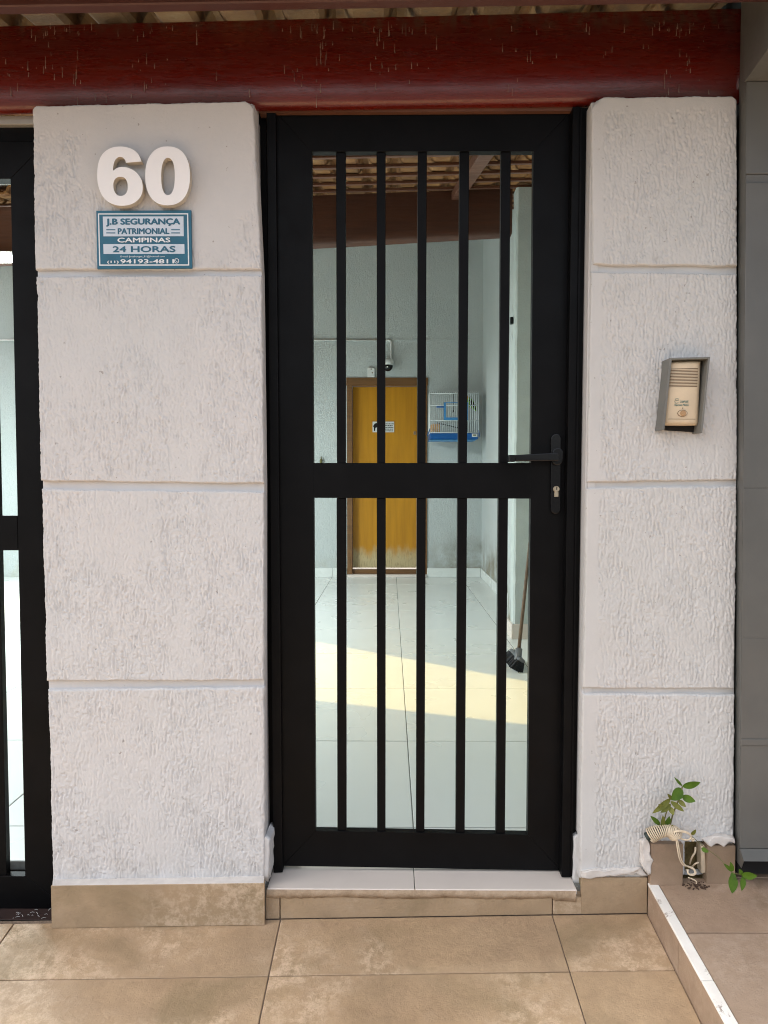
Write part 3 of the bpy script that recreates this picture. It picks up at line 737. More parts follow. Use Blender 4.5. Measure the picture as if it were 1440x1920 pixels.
# mitred leaf frame: left stile, top rail, right stile, bottom rail, mid rail
m1 = 0.0
pp('stile', [(518.5, 211), (584.5-m1, 284), (592-m1, 1558), (530.5, 1623)], gY, TH, M_BLK, g1, .0003)
pp('stile', [(1072, 208), (1000.5+m1, 283), (989.5+m1, 1565), (1052, 1632)], gY, TH, M_BLK, g1, .0003)
pp('rail', [(518.7, 210.6), (1071.8, 207.6), (1000.4, 283.2), (584.6, 284.2)], gY, TH, M_BLK, g1, .0003)
pp('rail', [(592, 1558.2), (989.5, 1565.2), (1051.8, 1632.4), (530.7, 1623.4)], gY, TH, M_BLK, g1, .0003)
pp('mid_rail', [(584, 868), (1000, 868), (1000, 935), (584, 933.5)], gY+.0005, TH-.001, M_BLK, g1, .0008)
tops = [639, 714.5, 792, 871, 949]; bots = [641, 715, 788, 863, 938.5]; wid = [18, 17, 17, 18, 18]
for a, b, wd in zip(tops, bots, wid):
    h2 = wd/2; tt = lambda y: a+(b-a)*(y-285)/(1560-285)
    for y0, y1 in ((283.5, 868.5), (934, 1562.5)):
        pp('bar', [(tt(y0)-h2, y0), (tt(y0)+h2, y0), (tt(y1)+h2-.7, y1), (tt(y1)-h2+.7, y1)], gY+.006, .022, M_BLK, g1, .0012)
# handle set
hY = gY-.009
def stadium(cx0, cy0, cx1, cy1, r, Y, n=10):
    pts = []
    a = U(cx0, cy0, Y); b = U(cx1, cy1, Y); rr = r
    for k in range(n+1): t = math.pi*k/n; pts.append(Vector((a.x+rr*math.cos(t), Y, a.z+rr*math.sin(t))))
    for k in range(n+1): t = math.pi+math.pi*k/n; pts.append(Vector((b.x+rr*math.cos(t), Y, b.z+rr*math.sin(t))))
    return pts
sp = U(1050, 900, hY).x-U(1033, 900, hY).x
pl_ = prism('lock_plate', stadium(1043, 823, 1042, 954, sp*.56, hY), (0, .009, 0), M_BLK2, g1, .002, 2)
hd = prism('handle', stadium(1046, 850, 1045, 862, sp*.60, hY-.014), (0, .016, 0), M_BLK2, g1, .003, 2)
a = U(1046, 856, 1.905); 
prism('lever', [U(956, 853.5, 1.89), U(1047, 848.5, 1.91), U(1048, 864, 1.91), U(956, 865, 1.89)], (0, .014, 0), M_BLK2, hd, .0025, 2)
box('lever_return', U(954.5, 860, 1.89).x, U(967, 860, 1.89).x, 1.888, 1.925, UZ(956, 865.5, 1.89), UZ(956, 853, 1.89), M_BLK2, hd, .002)
cy = prism('lock_cylinder', stadium(1043.5, 917, 1043.5, 917, .0088, hY-.003, 14), (0, .006, 0), M_BRASS, g1, .001)
box('cylinder_tail', U(1039.6, 925, hY).x, U(1047.2, 925, hY).x, hY-.0025, hY+.002, UZ(1043, 932, hY), UZ(1043, 922, hY), M_BRASS, cy, .001)
box('keyhole', U(1042.7, 914, hY).x, U(1044.3, 914, hY).x, hY-.0036, hY-.002, UZ(1043, 918.5, hY), UZ(1043, 912.5, hY), M_DARK, cy)

# left (car) gate
g2 = thing('car_gate', 'black metal bar gate cut off by the left edge, beside the wide pillar', 'gate', (UX(20, 1705, GY), GY, -.06))
GX0 = -3.4
z = lambda px, py: UZ(px, py, GY)
xo_t = UX(66, 266, GY)+.02; xi_t = UX(19.5, 335, GY); xi_b = UX(47, 1640, GY)
xi = (xi_t+xi_b)/2; xo = UX(84, 1000, GY)+.03
zt0, zt1_, zm0, zm1, zb0, zb1 = z(20, 266), z(20, 335), z(20, 967), z(20, 1032), z(40, 1643), z(40, 1704)
prism('stile', [(xi_t, GY, zt1_), (xi_t+.10, GY, zt0), (xi_b+.12, GY, zb1), (xi_b, GY, zb0)], (0, .035, 0), M_BLK, g2, .0008)
prism('rail', [(GX0, GY, zt0), (xi_t+.099, GY, zt0), (xi_t-.0005, GY, zt1_), (GX0, GY, zt1_)], (0, .035, 0), M_BLK, g2, .0008)
prism('rail', [(GX0, GY, zb0), (xi_b-.0005, GY, zb0), (xi_b+.119, GY, zb1), (GX0, GY, zb1)], (0, .035, 0), M_BLK, g2, .0008)
box('mid_rail', GX0, xi_t-.0015, GY+.0005, GY+.034, zm1, zm0, M_BLK, g2, .0008)
box('stile', GX0-.1, GX0, GY, GY+.035, zb1, zt0, M_BLK, g2, .0008)
xbr = UX(1.5, 1035, GY)-.0
k = 0; xx = UX(13, 1640, GY)-.0045
while xx-.025 > GX0+.05:
    for a, b in ((zt1_+.0, zm0), (zm1, zb0)): box('bar', xx-.025, xx, GY+.006, GY+.028, b-.002, a+.002, M_BLK, g2, .001)
    xx -= .1135
g2h = thing('gate_track', 'black head box above the left gate with a pale strip over it', 'gate track', (-1.2, 1.97, 2.0))
box('head_box', -3.6, UX(80, 250, GY), 1.965, 2.02, z(20, 262), z(20, 234), M_BLK, g2h, .002)
box('pale_strip', -3.6, UX(80, 225, GY), 1.95, 2.0, z(20, 233), z(20, 217), M_ALU, g2h, .001)
box('sill_board', -3.6, UX(98, 1720, GY)+.02, 1.90, 1.985, -.115, UZ(40, 1712, 1.93), M_SILL, g2h, .003)
# cobwebby dust on the sill
bm = bmesh.new()
for k in range(15):
    p = Vector((random.uniform(UX(0, 1715, 1.91), UX(90, 1715, 1.91)), random.uniform(1.90, 1.945), UZ(40, 1712, 1.93)+.0015)); q = p+Vector((random.uniform(-.012, .012), random.uniform(-.006, .006), random.uniform(0, .004)))
    addtube(bm, [p, (p+q)/2+Vector((0, 0, .002)), q], .0005, 4)
cw = link('cobweb', bm_mesh('cobweb', bm, M_WPL), kind='stuff'); tag(cw, 'wispy white cobweb lint on the sill under the left gate', 'cobweb')

# ================================================================== NUMBER AND SIGN
def c5(cx, cy_): return (140+cx/5.538, 240+cy_/5.54)
def glyph(outer, inners, Yf, dep):
    from mathutils.geometry import tessellate_polygon
    loops = [outer]+inners; P = [[U(*c5(*q), Yf) for q in l] for l in loops]
    flat = [p for l in P for p in l]; tr = tessellate_polygon(P); n = len(flat)
    vs = flat+[p+Vector((0, dep, 0)) for p in flat]; fs = [tuple(t) for t in tr]; nf = len(fs); fs += [tuple(n+i for i in t[::-1]) for t in tr]
    o = 0
    for l in P:
        m = len(l)
        for i in range(m): a, b = o+i, o+(i+1) % m; fs.append((a, b, n+b, n+a))
        o += m
    me = bpy.data.meshes.new('digit'); me.from_pydata([tuple(v) for v in vs], [], fs); me.materials.append(M_NUM); me.materials.append(M_NUMS)
    bm = bmesh.new(); bm.from_mesh(me); bmesh.ops.recalc_face_normals(bm, faces=bm.faces)
    for f in bm.faces: f.material_index = 0 if abs(f.normal.y) > .5 else 1
    bm.to_mesh(me); bm.free(); return me
def smoothloop(pts, n=4):
    P = [Vector((x, y, 0)) for x, y in pts]; m = len(P); out = []
    for i in range(m):
        a, b, c, d = P[i-1], P[i], P[(i+1) % m], P[(i+2) % m]
        for k in range(n):
            t = k/n; q = .5*((2*b)+(-a+c)*t+(2*a-5*b+4*c-d)*t*t+(-a+3*b-3*c+d)*t**3); out.append((q.x, q.y))
    return out
def opencr(pts, n=4): return [(v.x, v.y) for v in cat([(x, y, 0) for x, y in pts], n)]
six = opencr([(693, 348), (680, 308), (655, 266), (615, 230), (565, 207), (500, 194), (445, 194), (390, 203), (335, 229), (290, 270), (260, 322), (242, 385), (234, 460), (236, 540), (248, 610), (272, 675), (305, 727), (350, 768), (405, 794), (460, 806), (520, 806), (580, 794), (630, 769), (670, 733), (695, 690), (706, 640), (705, 590), (692, 535), (665, 490), (625, 450), (575, 421), (525, 406), (480, 405), (438, 416), (398, 444)])
six += opencr([(400, 402), (410, 355), (430, 320), (458, 302), (490, 302), (514, 320), (527, 342), (532, 361)])
six_in = smoothloop([(475, 507), (430, 520), (405, 560), (402, 612), (414, 660), (440, 695), (478, 706), (518, 694), (545, 658), (551, 610), (545, 560), (520, 520)])
def sup(cx, cy_, rx, ry, e, n=44):
    return [(cx+rx*math.copysign(abs(math.cos(t))**e, math.cos(t)), cy_+ry*math.copysign(abs(math.sin(t))**e, math.sin(t))) for t in [2*math.pi*k/n for k in range(n)]]
zero = sup(965, 497, 232, 306, .86); zero_in = sup(969, 503, 71, 193, .86)
DY = 1.843
for nm, o_, i_, lab in (('digit', six, six_in, 'white raised digit 6 of the house number, left of the 0'), ('digit', zero, zero_in, 'white raised digit 0 of the house number, right of the 6')):
    b = U(*c5(475 if i_ is six_in else 967, 800), 1.866)
    t_ = thing('house_number', lab, 'house number', b, 'raised white house number digits on the wide pillar')
    f_ = link('face', glyph(o_, [i_], DY, .018), t_)
    g_ = glyph([(965+(x-965)*.985, 497+(y-497)*.99) if i_ is zero_in else (470+(x-470)*.985, 500+(y-500)*.99) for x, y in o_], [[(cx*1.0, cy_) for cx, cy_ in i_]], DY+.0185, .009)
    g_.materials[0] = M_NUMS; link('backing', g_, t_)
SY = 1.8655
sg = thing('sign', 'small teal-blue security company sign below the number 60', 'sign', U(270, 503, SY))
pp('sign_board', [(180.3, 395), (358.2, 394), (360, 503), (182.2, 504.2)], SY-.003, .006, M_BLUE, sg, .0006)
c8 = lambda x, y: (170+x/7.2, 380+y/7.2)
def flat(name, pix, Y, m, parent): return pp(name, [c8(*q) for q in pix], Y, .0006, m, parent)
Y1 = SY-.0036; Y2 = SY-.0042
flat('border_line', [(98, 145), (1316, 143), (1316, 157), (98, 159)], Y1, M_WHT, sg); flat('border_line', [(115, 835), (1330, 833), (1330, 848), (115, 850)], Y1, M_WHT, sg)
flat('border_line', [(98, 159.5), (113, 159.5), (130, 834), (115, 834)], Y1, M_WHT, sg); flat('border_line', [(1301, 157.5), (1316, 157.5), (1330, 832), (1315, 832)], Y1, M_WHT, sg)
flat('print_band', [(163, 187), (1252, 185), (1256, 452), (172, 454)], Y1, M_SKYW, sg); flat('print_band', [(170, 559), (1264, 559), (1268, 690), (174, 692)], Y1, M_SKYW, sg)
def stx(s, x0, y0, x1, y1, m, bold): a = c8(x0, y0); b = c8(x1, y1); text(s, a[0], a[1], b[0], b[1], Y2, m, sg, bold)
stx('J.B SEGURANÇA', 213, 214, 1203, 320, M_BLUE, .028)
stx('PATRIMONIAL', 370, 345, 1058, 424, M_BLUE, .026)
for y_ in (365, 408):
    flat('print_line', [(211, y_-6), (332, y_-6), (332, y_+6), (211, y_+6)], Y2, M_BLUE, sg); flat('print_line', [(1088, y_-6), (1204, y_-6), (1204, y_+6), (1088, y_+6)], Y2, M_BLUE, sg)
stx('CAMPINAS', 365, 473, 1072, 536, M_WHT, .028)
stx('24 HORAS', 302, 588, 1140, 668, M_BLUE, .028)
stx('E-mail: Joseborges_81@hotmail.com', 404, 712, 1000, 744, M_WHT, .004)
stx('(11)', 226, 784, 376, 824, M_WHT, .028)
stx('94193-4811', 405, 764, 1122, 820, M_WHT, .028)
# round phone mark
def ringm(cx, cy_, ro, ri, Y, m, parent, name='phone_mark'):
    n = 20; vs = []; fs = []
    for k in range(n):
        t = 2*math.pi*k/n
        for r_ in (ro, ri): vs.append(U(*c8(cx+r_*math.cos(t), cy_+r_*math.sin(t)), Y))
    for k in range(n): a = 2*k; b = 2*((k+1) % n); fs.append((a, b, b+1, a+1))
    link(name, meshof(name, vs, fs, m), parent)
ringm(1160, 786, 34, 26, Y2, M_WHT, sg)
pm = bmesh.new(); addtube(pm, [U(*c8(x, y), Y2) for x, y in [(1147, 772), (1149, 786), (1160, 797), (1174, 799)]], .0007, 5); link('phone_mark', bm_mesh('phone_mark', pm, M_WHT), sg)

# ================================================================== INTERCOM
ang = rad(4.2)
c0 = U(1282, 740, YP)
hood = thing('intercom_hood', 'open grey sheet-metal hood leaning around the cream intercom on the right pillar', 'intercom hood', (c0.x, YP, c0.z))
ic = thing('intercom', 'yellowed cream door intercom with grille and round button inside the grey hood', 'intercom', (c0.x, YP, c0.z))
YH = 1.822
pp('side_plate', [(1256, 673), (1260, 673), (1246, 806), (1242, 806)], YH, .05, M_HOOD, hood, .0006)
pp('side_plate', [(1328, 671), (1331.5, 671), (1317, 812), (1313.5, 811)], YH, .05, M_HOOD, hood, .0006)
pp('top_plate', [(1256, 671), (1331.5, 669), (1331.5, 672.5), (1256, 674.5)], YH+.0006, .05, M_HOOD, hood, .0004)
pp('back_plate', [(1256, 674), (1329, 672), (1315, 811), (1243, 806)], YP-.006, .010, M_DARK, hood)
# body: bowed front with slots
IY = 1.834
def quadP(u_, v_):
    TLq, TRq, BRq, BLq = (1254.5, 677), (1313.5, 675.5), (1308.5, 797.5), (1243.5, 797)
    x = (TLq[0]*(1-u_)+TRq[0]*u_)*(1-v_)+(BLq[0]*(1-u_)+BRq[0]*u_)*v_; y = (TLq[1]*(1-u_)+TRq[1]*u_)*(1-v_)+(BLq[1]*(1-u_)+BRq[1]*u_)*v_
    return x, y
nu, nv = 16, 60; vs = []; fs = []
slots = [.075+.123*0]
for j in range(nv+1):
    v_ = j/nv
    for i in range(nu+1):
        u_ = i/nu; x, y = quadP(u_, v_)
        bow = .010*(1-(2*u_-1)**2)+.003*math.sin(v_*math.pi)
        edge = min(u_, 1-u_, v_*2, (1-v_)*2)
        Yv = IY+.006-bow*.8+(.004 if edge == 0 else 0)
        if v_ > .955: Yv += (v_-.955)*.12
        if v_ < .035: Yv += (.035-v_)*.3
        vs.append(U(x, y, Yv))
for j in range(nv):
    for i in range(nu): a = j*(nu+1)+i; fs.append((a, a+nu+1, a+nu+2, a+1))
nb = len(vs); bord = [i for i in range(nu+1)]+[j*(nu+1)+nu for j in range(1, nv+1)]+[nv*(nu+1)+i for i in range(nu-1, -1, -1)]+[j*(nu+1) for j in range(nv-1, 0, -1)]
for b in bord: p = vs[b]; vs.append(Vector((p.x, YP-.008, p.z)))
for k in range(len(bord)): k2 = (k+1) % len(bord); fs.append((bord[k], bord[k2], nb+k2, nb+k))
link('housing', meshof('housing', vs, fs, M_BEI, True), ic)
def onface(u_, v_, off=.0006):
    bow = .010*(1-(2*u_-1)**2)+.003*math.sin(v_*math.pi); x, y = quadP(u_, v_); return U(x, y, IY+.006-bow*.8-off)
for k in range(13):
    v_ = .125+.0225*k*1.03; bm = bmesh.new(); addtube(bm, [onface(u_, v_, .0001) for u_ in np.linspace(.07, .93, 8)], .00085, 5); link('grille_slot', bm_mesh('grille_slot', bm, M_SLOT), ic)
bm = bmesh.new(); addtube(bm, [onface(u_, .905, .0001) for u_ in np.linspace(.12, .92, 8)], .0006, 5); link('seam', bm_mesh('seam', bm, M_SLOT), ic)
c = onface(.53, .815, .0)
prism('button_ring', [Vector((c.x+.0125*math.cos(t), c.y-.0012, c.z+.0088*math.sin(t))) for t in np.linspace(0, 2*math.pi, 20, endpoint=False)], (0, .004, 0), M_SLOT, ic)
prism('button_surround', [Vector((c.x+.0115*math.cos(t), c.y-.0018, c.z+.0078*math.sin(t))) for t in np.linspace(0, 2*math.pi, 20, endpoint=False)], (0, .004, 0), M_BEI, ic)
prism('button', [Vector((c.x+.0008+.0075*math.cos(t), c.y-.0052, c.z+.0075*math.sin(t))) for t in np.linspace(0, 2*math.pi, 20, endpoint=False)], (0, .006, 0), M_BEI2, ic, .0012)
c = onface(.53, .735, .0); prism('pinhole', [Vector((c.x+.0014*math.cos(t), c.y-.0003, c.z+.0014*math.sin(t))) for t in np.linspace(0, 2*math.pi, 8, endpoint=False)], (0, .002, 0), M_SLOT, ic)
ty = IY-.0045
text('CAMP LIFE', 1275, 751, 1291, 755.5, ty, M_TEAL, ic, .01, shear=.2)
text('Segurança Máxima', 1264.5, 757.5, 1291, 761.5, ty, M_TEAL, ic, .02, shear=.2)
bm = bmesh.new(); addtube(bm, cat([U(x, y, ty) for x, y in [(1273, 748), (1268, 747), (1266, 750), (1271, 751), (1273, 749)]]), .0005, 4); addtube(bm, cat([U(x, y, ty) for x, y in [(1265, 752), (1267, 756), (1272, 755)]]), .0005, 4); link('printed_mark', bm_mesh('printed_mark', bm, M_TEAL), ic)

# ================================================================== GREY PANEL AT RIGHT
gpn = thing('metal_cladding', 'dull grey painted sheet-metal cladding with folded lips, at the right edge beside the pillar', 'cladding', (1.0, 1.9, 0))
YG = 1.835; xg0 = .900
def gx(px, py, Y=YG): return U(px, py, Y)
seg = [(153, 326, 0.0), (326.15, 343, .003), (343.15, 915, -.002), (915.15, 1196, -.0018), (1196.15, 1385, -.0016), (1385.15, 1397, -.004), (1397.15, 1590, -.0015)]
for a, b, dy in seg:
    xa1 = 1400+(1387-1400)*(a-153)/(1590-153); xb1 = 1400+(1387-1400)*(b-153)/(1590-153)
    p = [gx(xa1, a), gx(xb1, b)]; zt_, zb_ = p[0].z, p[1].z
    prism('panel', [(p[0].x, YG+dy, zt_), (2.4, YG+dy, zt_), (2.4, YG+dy, zb_), (p[1].x, YG+dy, zb_)], (0, .006, 0), M_GP, gpn, .0008)
e0 = U(1386, 150, 1.885); e1 = U(1377, 1600, 1.885); f0 = gx(1400, 153); f1 = gx(1387, 1590)
prism('side_strip', [(e0.x, 1.885, e0.z), (f0.x-.0004, YG, f0.z), (f1.x-.0004, YG, f1.z), (e1.x, 1.885, U(1377, 1610, 1.885).z)], (.003, .004, 0), M_GP, gpn)
# bottom lip folded outwards, dark gap under it, and the post behind
b0 = U(1387, 1590.5, YG); b1 = U(1395, 1615, YG-.02)
prism('bottom_lip', [(b0.x, YG-.002, b0.z), (2.4, YG-.002, b0.z), (2.4, YG-.03, U(1395, 1615, YG-.03).z), (U(1395, 1615, YG-.03).x, YG-.03, U(1395, 1615, YG-.03).z)], (0, .004, -.001), M_GP, gpn)
prism('side_strip', [(e1.x, 1.885, U(1377, 1609, 1.885).z), (f1.x, YG, f1.z-.0005), (U(1395, 1614, YG-.03).x, YG-.029, U(1395, 1615, YG-.03).z), (U(1390, 1628, YG).x, YG, U(1390, 1628, YG).z)], (.003, .003, 0), M_GP, gpn)
box('back_post', xg0+.03, 2.4, YG+.03, 2.2, .045, 2.5, M_DARK, gpn)
# canopy soffit running out over the pavement
tz = f0.z
prism('soffit', [(f0.x-.004, YG+.004, tz+.001), (2.4, YG+.004, tz+.001), (2.4, 1.25, tz+.001+.06), (U(1440, 60, 1.7).x-.004+.0, 1.25, tz+.06)], (0, 0, .02), M_GP, gpn)
prism('side_strip', [(e0.x+.001, 1.885, e0.z), (f0.x-.005, YG+.003, tz), (f0.x-.005, 1.25, tz+.06), (f0.x-.005, 1.25, tz+.25), (e0.x+.001, 1.885, tz+.25)], (.003, 0, 0), M_GP, gpn)

# ================================================================== INNER YARD
lw = box('wall', -5.6, -5.42, 2.1, 8.16, -.05, 2.55, M_IW); tag(lw, 'unseen low pale wall added at the far left of the yard to cut sky light', 'wall')  # out of view, added to block sky light from the open left side
bw = thing('wall', 'pale grey-green back wall of the yard with a mouldy patch by the corner', 'wall', (-2, 8.2, 0))
YB = 8.164; dx0 = -.470; dx1 = .405; dz1 = 2.225
bm = bmesh.new()
for a in ((-9, dx0, YB, YB+.2, -.05, 4.4), (dx1, 1.3, YB, YB+.2, -.05, 4.4), (dx0, dx1, YB, YB+.2, dz1, 4.4)): addbox(bm, *a)
link('wall_face', bm_mesh('wall_face', bm, M_IW), bw)
for a, b in ((-3.3, -2.0), (-2.0, -.66), (-.66, -.495), (.425, 1.044)): box('skirting_tile', a+.0015, b-.0015, YB-.012, YB, .001, .105, M_POR, bw, .001)
box('door_sill_tile', -.493, .423, YB-.03, YB+.05, .0005, .032, M_POR2, bw, .001)
# faint ledge line across the wall
box('ledge_line', .02, .96, YB-.007, YB+.002, UZ(800, 638.5, YB), UZ(800, 636, YB), M_IW, bw)
sw = thing('wall', 'pale side wall running back along the right of the yard', 'wall', (1.12, 6.7, 0))
bm = bmesh.new(); addbox(bm, 1.056, 1.25, 5.15, YB-.0, -.05, 4.4); addbox(bm, 1.056, 1.25, 2.07, 5.14, -.05, 3.4); link('wall_face', bm_mesh('wall_face', bm, M_IW), sw)
for k in range(4): box('skirting_tile', 1.044, 1.056, 5.16+.75*k+.0015, min(8.15, 5.91+.75*k)-.0015, .001, .105, M_POR, sw, .001)
pil = thing('pilaster', 'grey rough-edged pilaster with tiled foot standing out from the right yard wall', 'pilaster', (1.0, 5.0, 0))
XPL = .862; YPA = 4.925; YPB = 5.13
# ragged front and side
def raggedbox(name, x0, x1, y0, y1, z0, z1, m, parent, seed, amp):
    bm = bmesh.new(); nz = 60; nx_ = 5
    xs = np.linspace(x0, x1, nx_); rows = []
    r = random.Random(seed)
    for j in range(nz+1):
        zz = z0+(z1-z0)*j/nz; e = r.uniform(-amp, amp) if z0 < zz < z1 else 0
        ring = [(x0+e, y1), (x0+e*.8, y0+.012), (x0+.012+e, y0)]+[(x, y0) for x in xs[1:]]+[(x1, y1)]
        rows.append([bm.verts.new((a, b, zz)) for a, b in ring])
    n = len(rows[0])
    for j in range(nz):
        for k in range(n): bm.faces.new([rows[j][k], rows[j][(k+1) % n], rows[j+1][(k+1) % n], rows[j+1][k]])
    bm.faces.new(rows[0][::-1]); bm.faces.new(rows[-1]); return link(name, bm_mesh(name, bm, m), parent)
raggedbox('shaft', XPL, 1.055, YPA, 5.045, .0, 3.10, M_IW2, pil, 3, .0022)
raggedbox('rear_shaft', XPL+.001, 1.055, 5.046, YPB+.04, .0, 2.835, M_IW, pil, 4, .0015)
bm = bmesh.new(); addbox(bm, XPL-.014, XPL, YPA-.014, YPB+.05, .001, .105); addbox(bm, XPL-.0005, 1.055, YPA-.014, YPA, .001, .105)
link('skirting_tile', bm_mesh('skirting_tile', bm, M_POR2), pil)
wb = box('wall_clip', XPL-.022, XPL-.004, 5.0, 5.03, UZ(955, 607, 5.0), UZ(955, 594, 5.0), M_BLK2); tag(wb, 'tiny black clip on the edge of the yard pilaster', 'clip')

# back door
dr = thing('door', 'orange varnished wooden door in a brown frame, faded at the bottom, on the back wall', 'door', (-.03, 8.2, .03))
fY = YB-.014
ft = UZ(715, 708, fY)
box('door_frame', -.492, -.432, fY, YB+.12, .034, ft-.09, M_DFR, dr, .002); box('door_frame', .372, .428, fY, YB+.12, .034, ft-.09, M_DFR, dr, .002)
box('door_frame', -.498, .434, fY-.003, YB+.12, ft-.089, ft, M_DFR, dr, .002)
lf = box('leaf', -.430, .370, YB+.075, YB+.11, .10, ft-.094, M_DOOR, dr, .002)
box('weather_bar', -.431, .371, YB+.02, YB+.112, .035, .085, M_DFR, dr, .002)
ky = U(778, 812, YB+.07); box('escutcheon', ky.x-.016, ky.x+.016, YB+.066, YB+.075, ky.z-.02, ky.z+.02, M_BRASS, lf, .004); box('keyhole', ky.x-.004, ky.x+.004, YB+.062, YB+.067, ky.z-.008, ky.z+.006, M_DARK, lf)
dsn = thing('sign', 'small white notice with a dark dog silhouette on the orange door', 'sign', U(718, 810, YB+.07))
dY = YB+.068
pp('notice_board', [(698.5, 790.5), (739, 790.5), (739, 810.5), (698.5, 810.5)], dY, .004, M_WPL, dsn, .0004)
pp('dog_silhouette', [(699.5, 799), (702, 795), (705, 793), (712, 794), (715, 797), (712, 799), (709, 801), (704, 802), (703, 808), (701, 808), (701, 802)], dY-.001, .001, M_DARK, dsn)
for k in range(5):
    xx = 722; yk = 794+3.3*k; 
    while xx < 736: 
        L_ = random.uniform(1.2, 3.2); pp('printed_line', [(xx, yk), (xx+L_, yk), (xx+L_, yk+1.4), (xx, yk+1.4)], dY-.0008, .0008, M_DARK, dsn); xx += L_+.7
# doorbell, dome camera, conduit
bx = thing('doorbell_box', 'small white rounded box on the wall just above the orange door frame', 'doorbell', U(696, 706, YB))
o = pp('cover', [(689, 690.5), (691, 688.5), (700.5, 688.5), (702.8, 690.5), (702.8, 707), (689, 707)], YB-.03, .03, M_WPL, bx, .006)
for p in ((696, 692), (698, 699)): q = U(*p, YB-.031); box('screw', q.x-.006, q.x+.006, YB-.0315, YB-.029, q.z-.006, q.z+.006, M_SLOT, bx)
cd = thing('conduit', 'thin white conduit running along the back wall and down to the dome camera', 'conduit', U(600, 638, YB))
cvY = YB-.014
bm = bmesh.new(); addtube(bm, [Vector((-4.6, cvY, UZ(600, 637, cvY))), U(500, 637.5, cvY), U(725, 638, cvY)], .010, 7)
link('pipe', bm_mesh('pipe', bm, M_WPL, True), cd)
tube('pipe', cat([U(724, 638, cvY), U(731.5, 639, cvY), U(733, 646, cvY), U(733.3, 674, cvY)], 5), .013, M_WPL, cd)
cm = thing('dome_camera', 'white and black dome security camera on the back wall above the door', 'security camera', U(727, 682, YB))
q = U(727, 682, YB-.09)
def lathe(name, prof_, c_, m, parent, n=18):
    vs = []; fs = []
    for r_, z_ in prof_:
        for k in range(n): t = 2*math.pi*k/n; vs.append((c_.x+r_*math.cos(t), c_.y+r_*math.sin(t), c_.z+z_))
    for j in range(len(prof_)-1):
        for k in range(n): a = j*n+k; b = j*n+(k+1) % n; fs.append((a, b, b+n, a+n))
    fs.append(tuple(range(n))[::-1]); fs.append(tuple((len(prof_)-1)*n+k for k in range(n)))
    return link(name, meshof(name, vs, fs, m, True), parent)
lathe('housing', [(.055, -.02), (.066, -.012), (.068, .02), (.060, .045), (.035, .055)], q, M_WPL, cm)
lathe('dome', [(.004, -.085), (.030, -.078), (.050, -.058), (.058, -.035), (.058, -.018)], q, M_BLK2, cm)
box('arm', q.x-.03, q.x+.03, q.y+.04, YB, q.z-.01, q.z+.045, M_WPL, cm, .006)
box('lens', q.x-.012, q.x+.004, q.y-.062, q.y-.05, q.z-.05, q.z-.036, M_WPL, cm, .003)
hk = thing('wall_hook', 'small dark greenish fitting on the back wall at far left of the bar gate view', 'wall fitting', U(602, 868, YB))
tube('stem', cat([U(602, 856, YB-.02), U(602.5, 862, YB-.03), U(601, 868, YB-.03)], 4), [.006]*4+[.014]*4+[.008], M_STEM, hk); box('plate', *(lambda a: (a.x-.014, a.x+.014, YB-.01, YB, a.z-.03, a.z+.03))(U(602, 866, YB)), M_STEM, hk, .004)

# tube lamp on the inner beam
lm = thing('tube_lamp', 'lit white tube lamp below the inner beam, seen through the left gate', 'lamp', (-3.3, 4.98, 2.66))
zl = UZ(15, 484, 4.98)
box('lamp_body', -4.2, UX(25, 485, 4.98), 4.98, 5.045, zl+.018, zl+.05, M_WPL, lm, .004)
tube('lit_tube', [(-4.18, 4.985, zl), (UX(24, 485, 4.98)-.01, 4.985, zl)], .030, M_TUBE, lm, 12)
ld = bpy.data.lights.new('lamp_light', 'AREA'); ld.shape = 'RECTANGLE'; ld.size = 1.5; ld.size_y = .06; ld.energy = LAMP_W; ld.color = (.86, .98, 1.0)
lo = bpy.data.objects.new('lamp_light', ld); COL.objects.link(lo); lo.parent = lm; lo.location = (-.1, 0, -.055); lo.rotation_euler = (0, 0, 0)

# birdcage
bc = thing('birdcage', 'white wire birdcage with a blue tray hanging on the back wall by the corner', 'birdcage', U(853, 825, 7.9))
cx0, cx1 = UX(806.5, 800, 7.80), UX(897, 800, 7.80); cy0, cy1 = 7.80, 8.09
cz0, cz1 = UZ(850, 812, 7.80), UZ(850, 734, 7.80); tz0 = UZ(850, 826, 7.8)
def wires(name, segs, r=.0042, kind='stuff', m=M_WIRE, par=bc):
    bm = bmesh.new()
    for s in segs: addtube(bm, s, r, 5)
    return link(name, bm_mesh(name, bm, m, True), par, kind=kind)
nfw = 24
F_ = [[(cx0+(cx1-cx0)*k/nfw, cy0, cz0), (cx0+(cx1-cx0)*k/nfw, cy0, cz1-.02), (cx0+(cx1-cx0)*k/nfw, cy0+.02, cz1), (cx0+(cx1-cx0)*k/nfw, cy1, cz1)] for k in range(nfw+1)]
wires('front_and_top_wires', F_)
wires('side_wires', [[(x, cy0+(cy1-cy0)*k/10, cz0), (x, cy0+(cy1-cy0)*k/10, cz1)] for k in range(1, 11) for x in (cx0, cx1)])
wires('hoops', [[(cx0, cy0-.003, z_), (cx1, cy0-.003, z_)] for z_ in (cz0+.004, UZ(850, 788, 7.8), UZ(850, 760, 7.8), cz1-.02)]+[[(x, cy0, z_), (x, cy1, z_)] for x in (cx0, cx1) for z_ in (cz0+.004, cz0+.16, cz0+.32)], .005)
for x in (cx0, cx1):
    for y in (cy0, cy1): wires('corner_post', [[(x, y, cz0), (x, y, cz1-.01)]], .005, None)
tr = box('tray', cx0-.004, cx1-.002, cy0-.006, cy1, tz0+.012, cz0, M_CBL, bc, .008)
box('tray_lip', cx0-.008, cx1-.03, cy0-.012, cy1, tz0, tz0+.011, M_LBL, bc, .004)
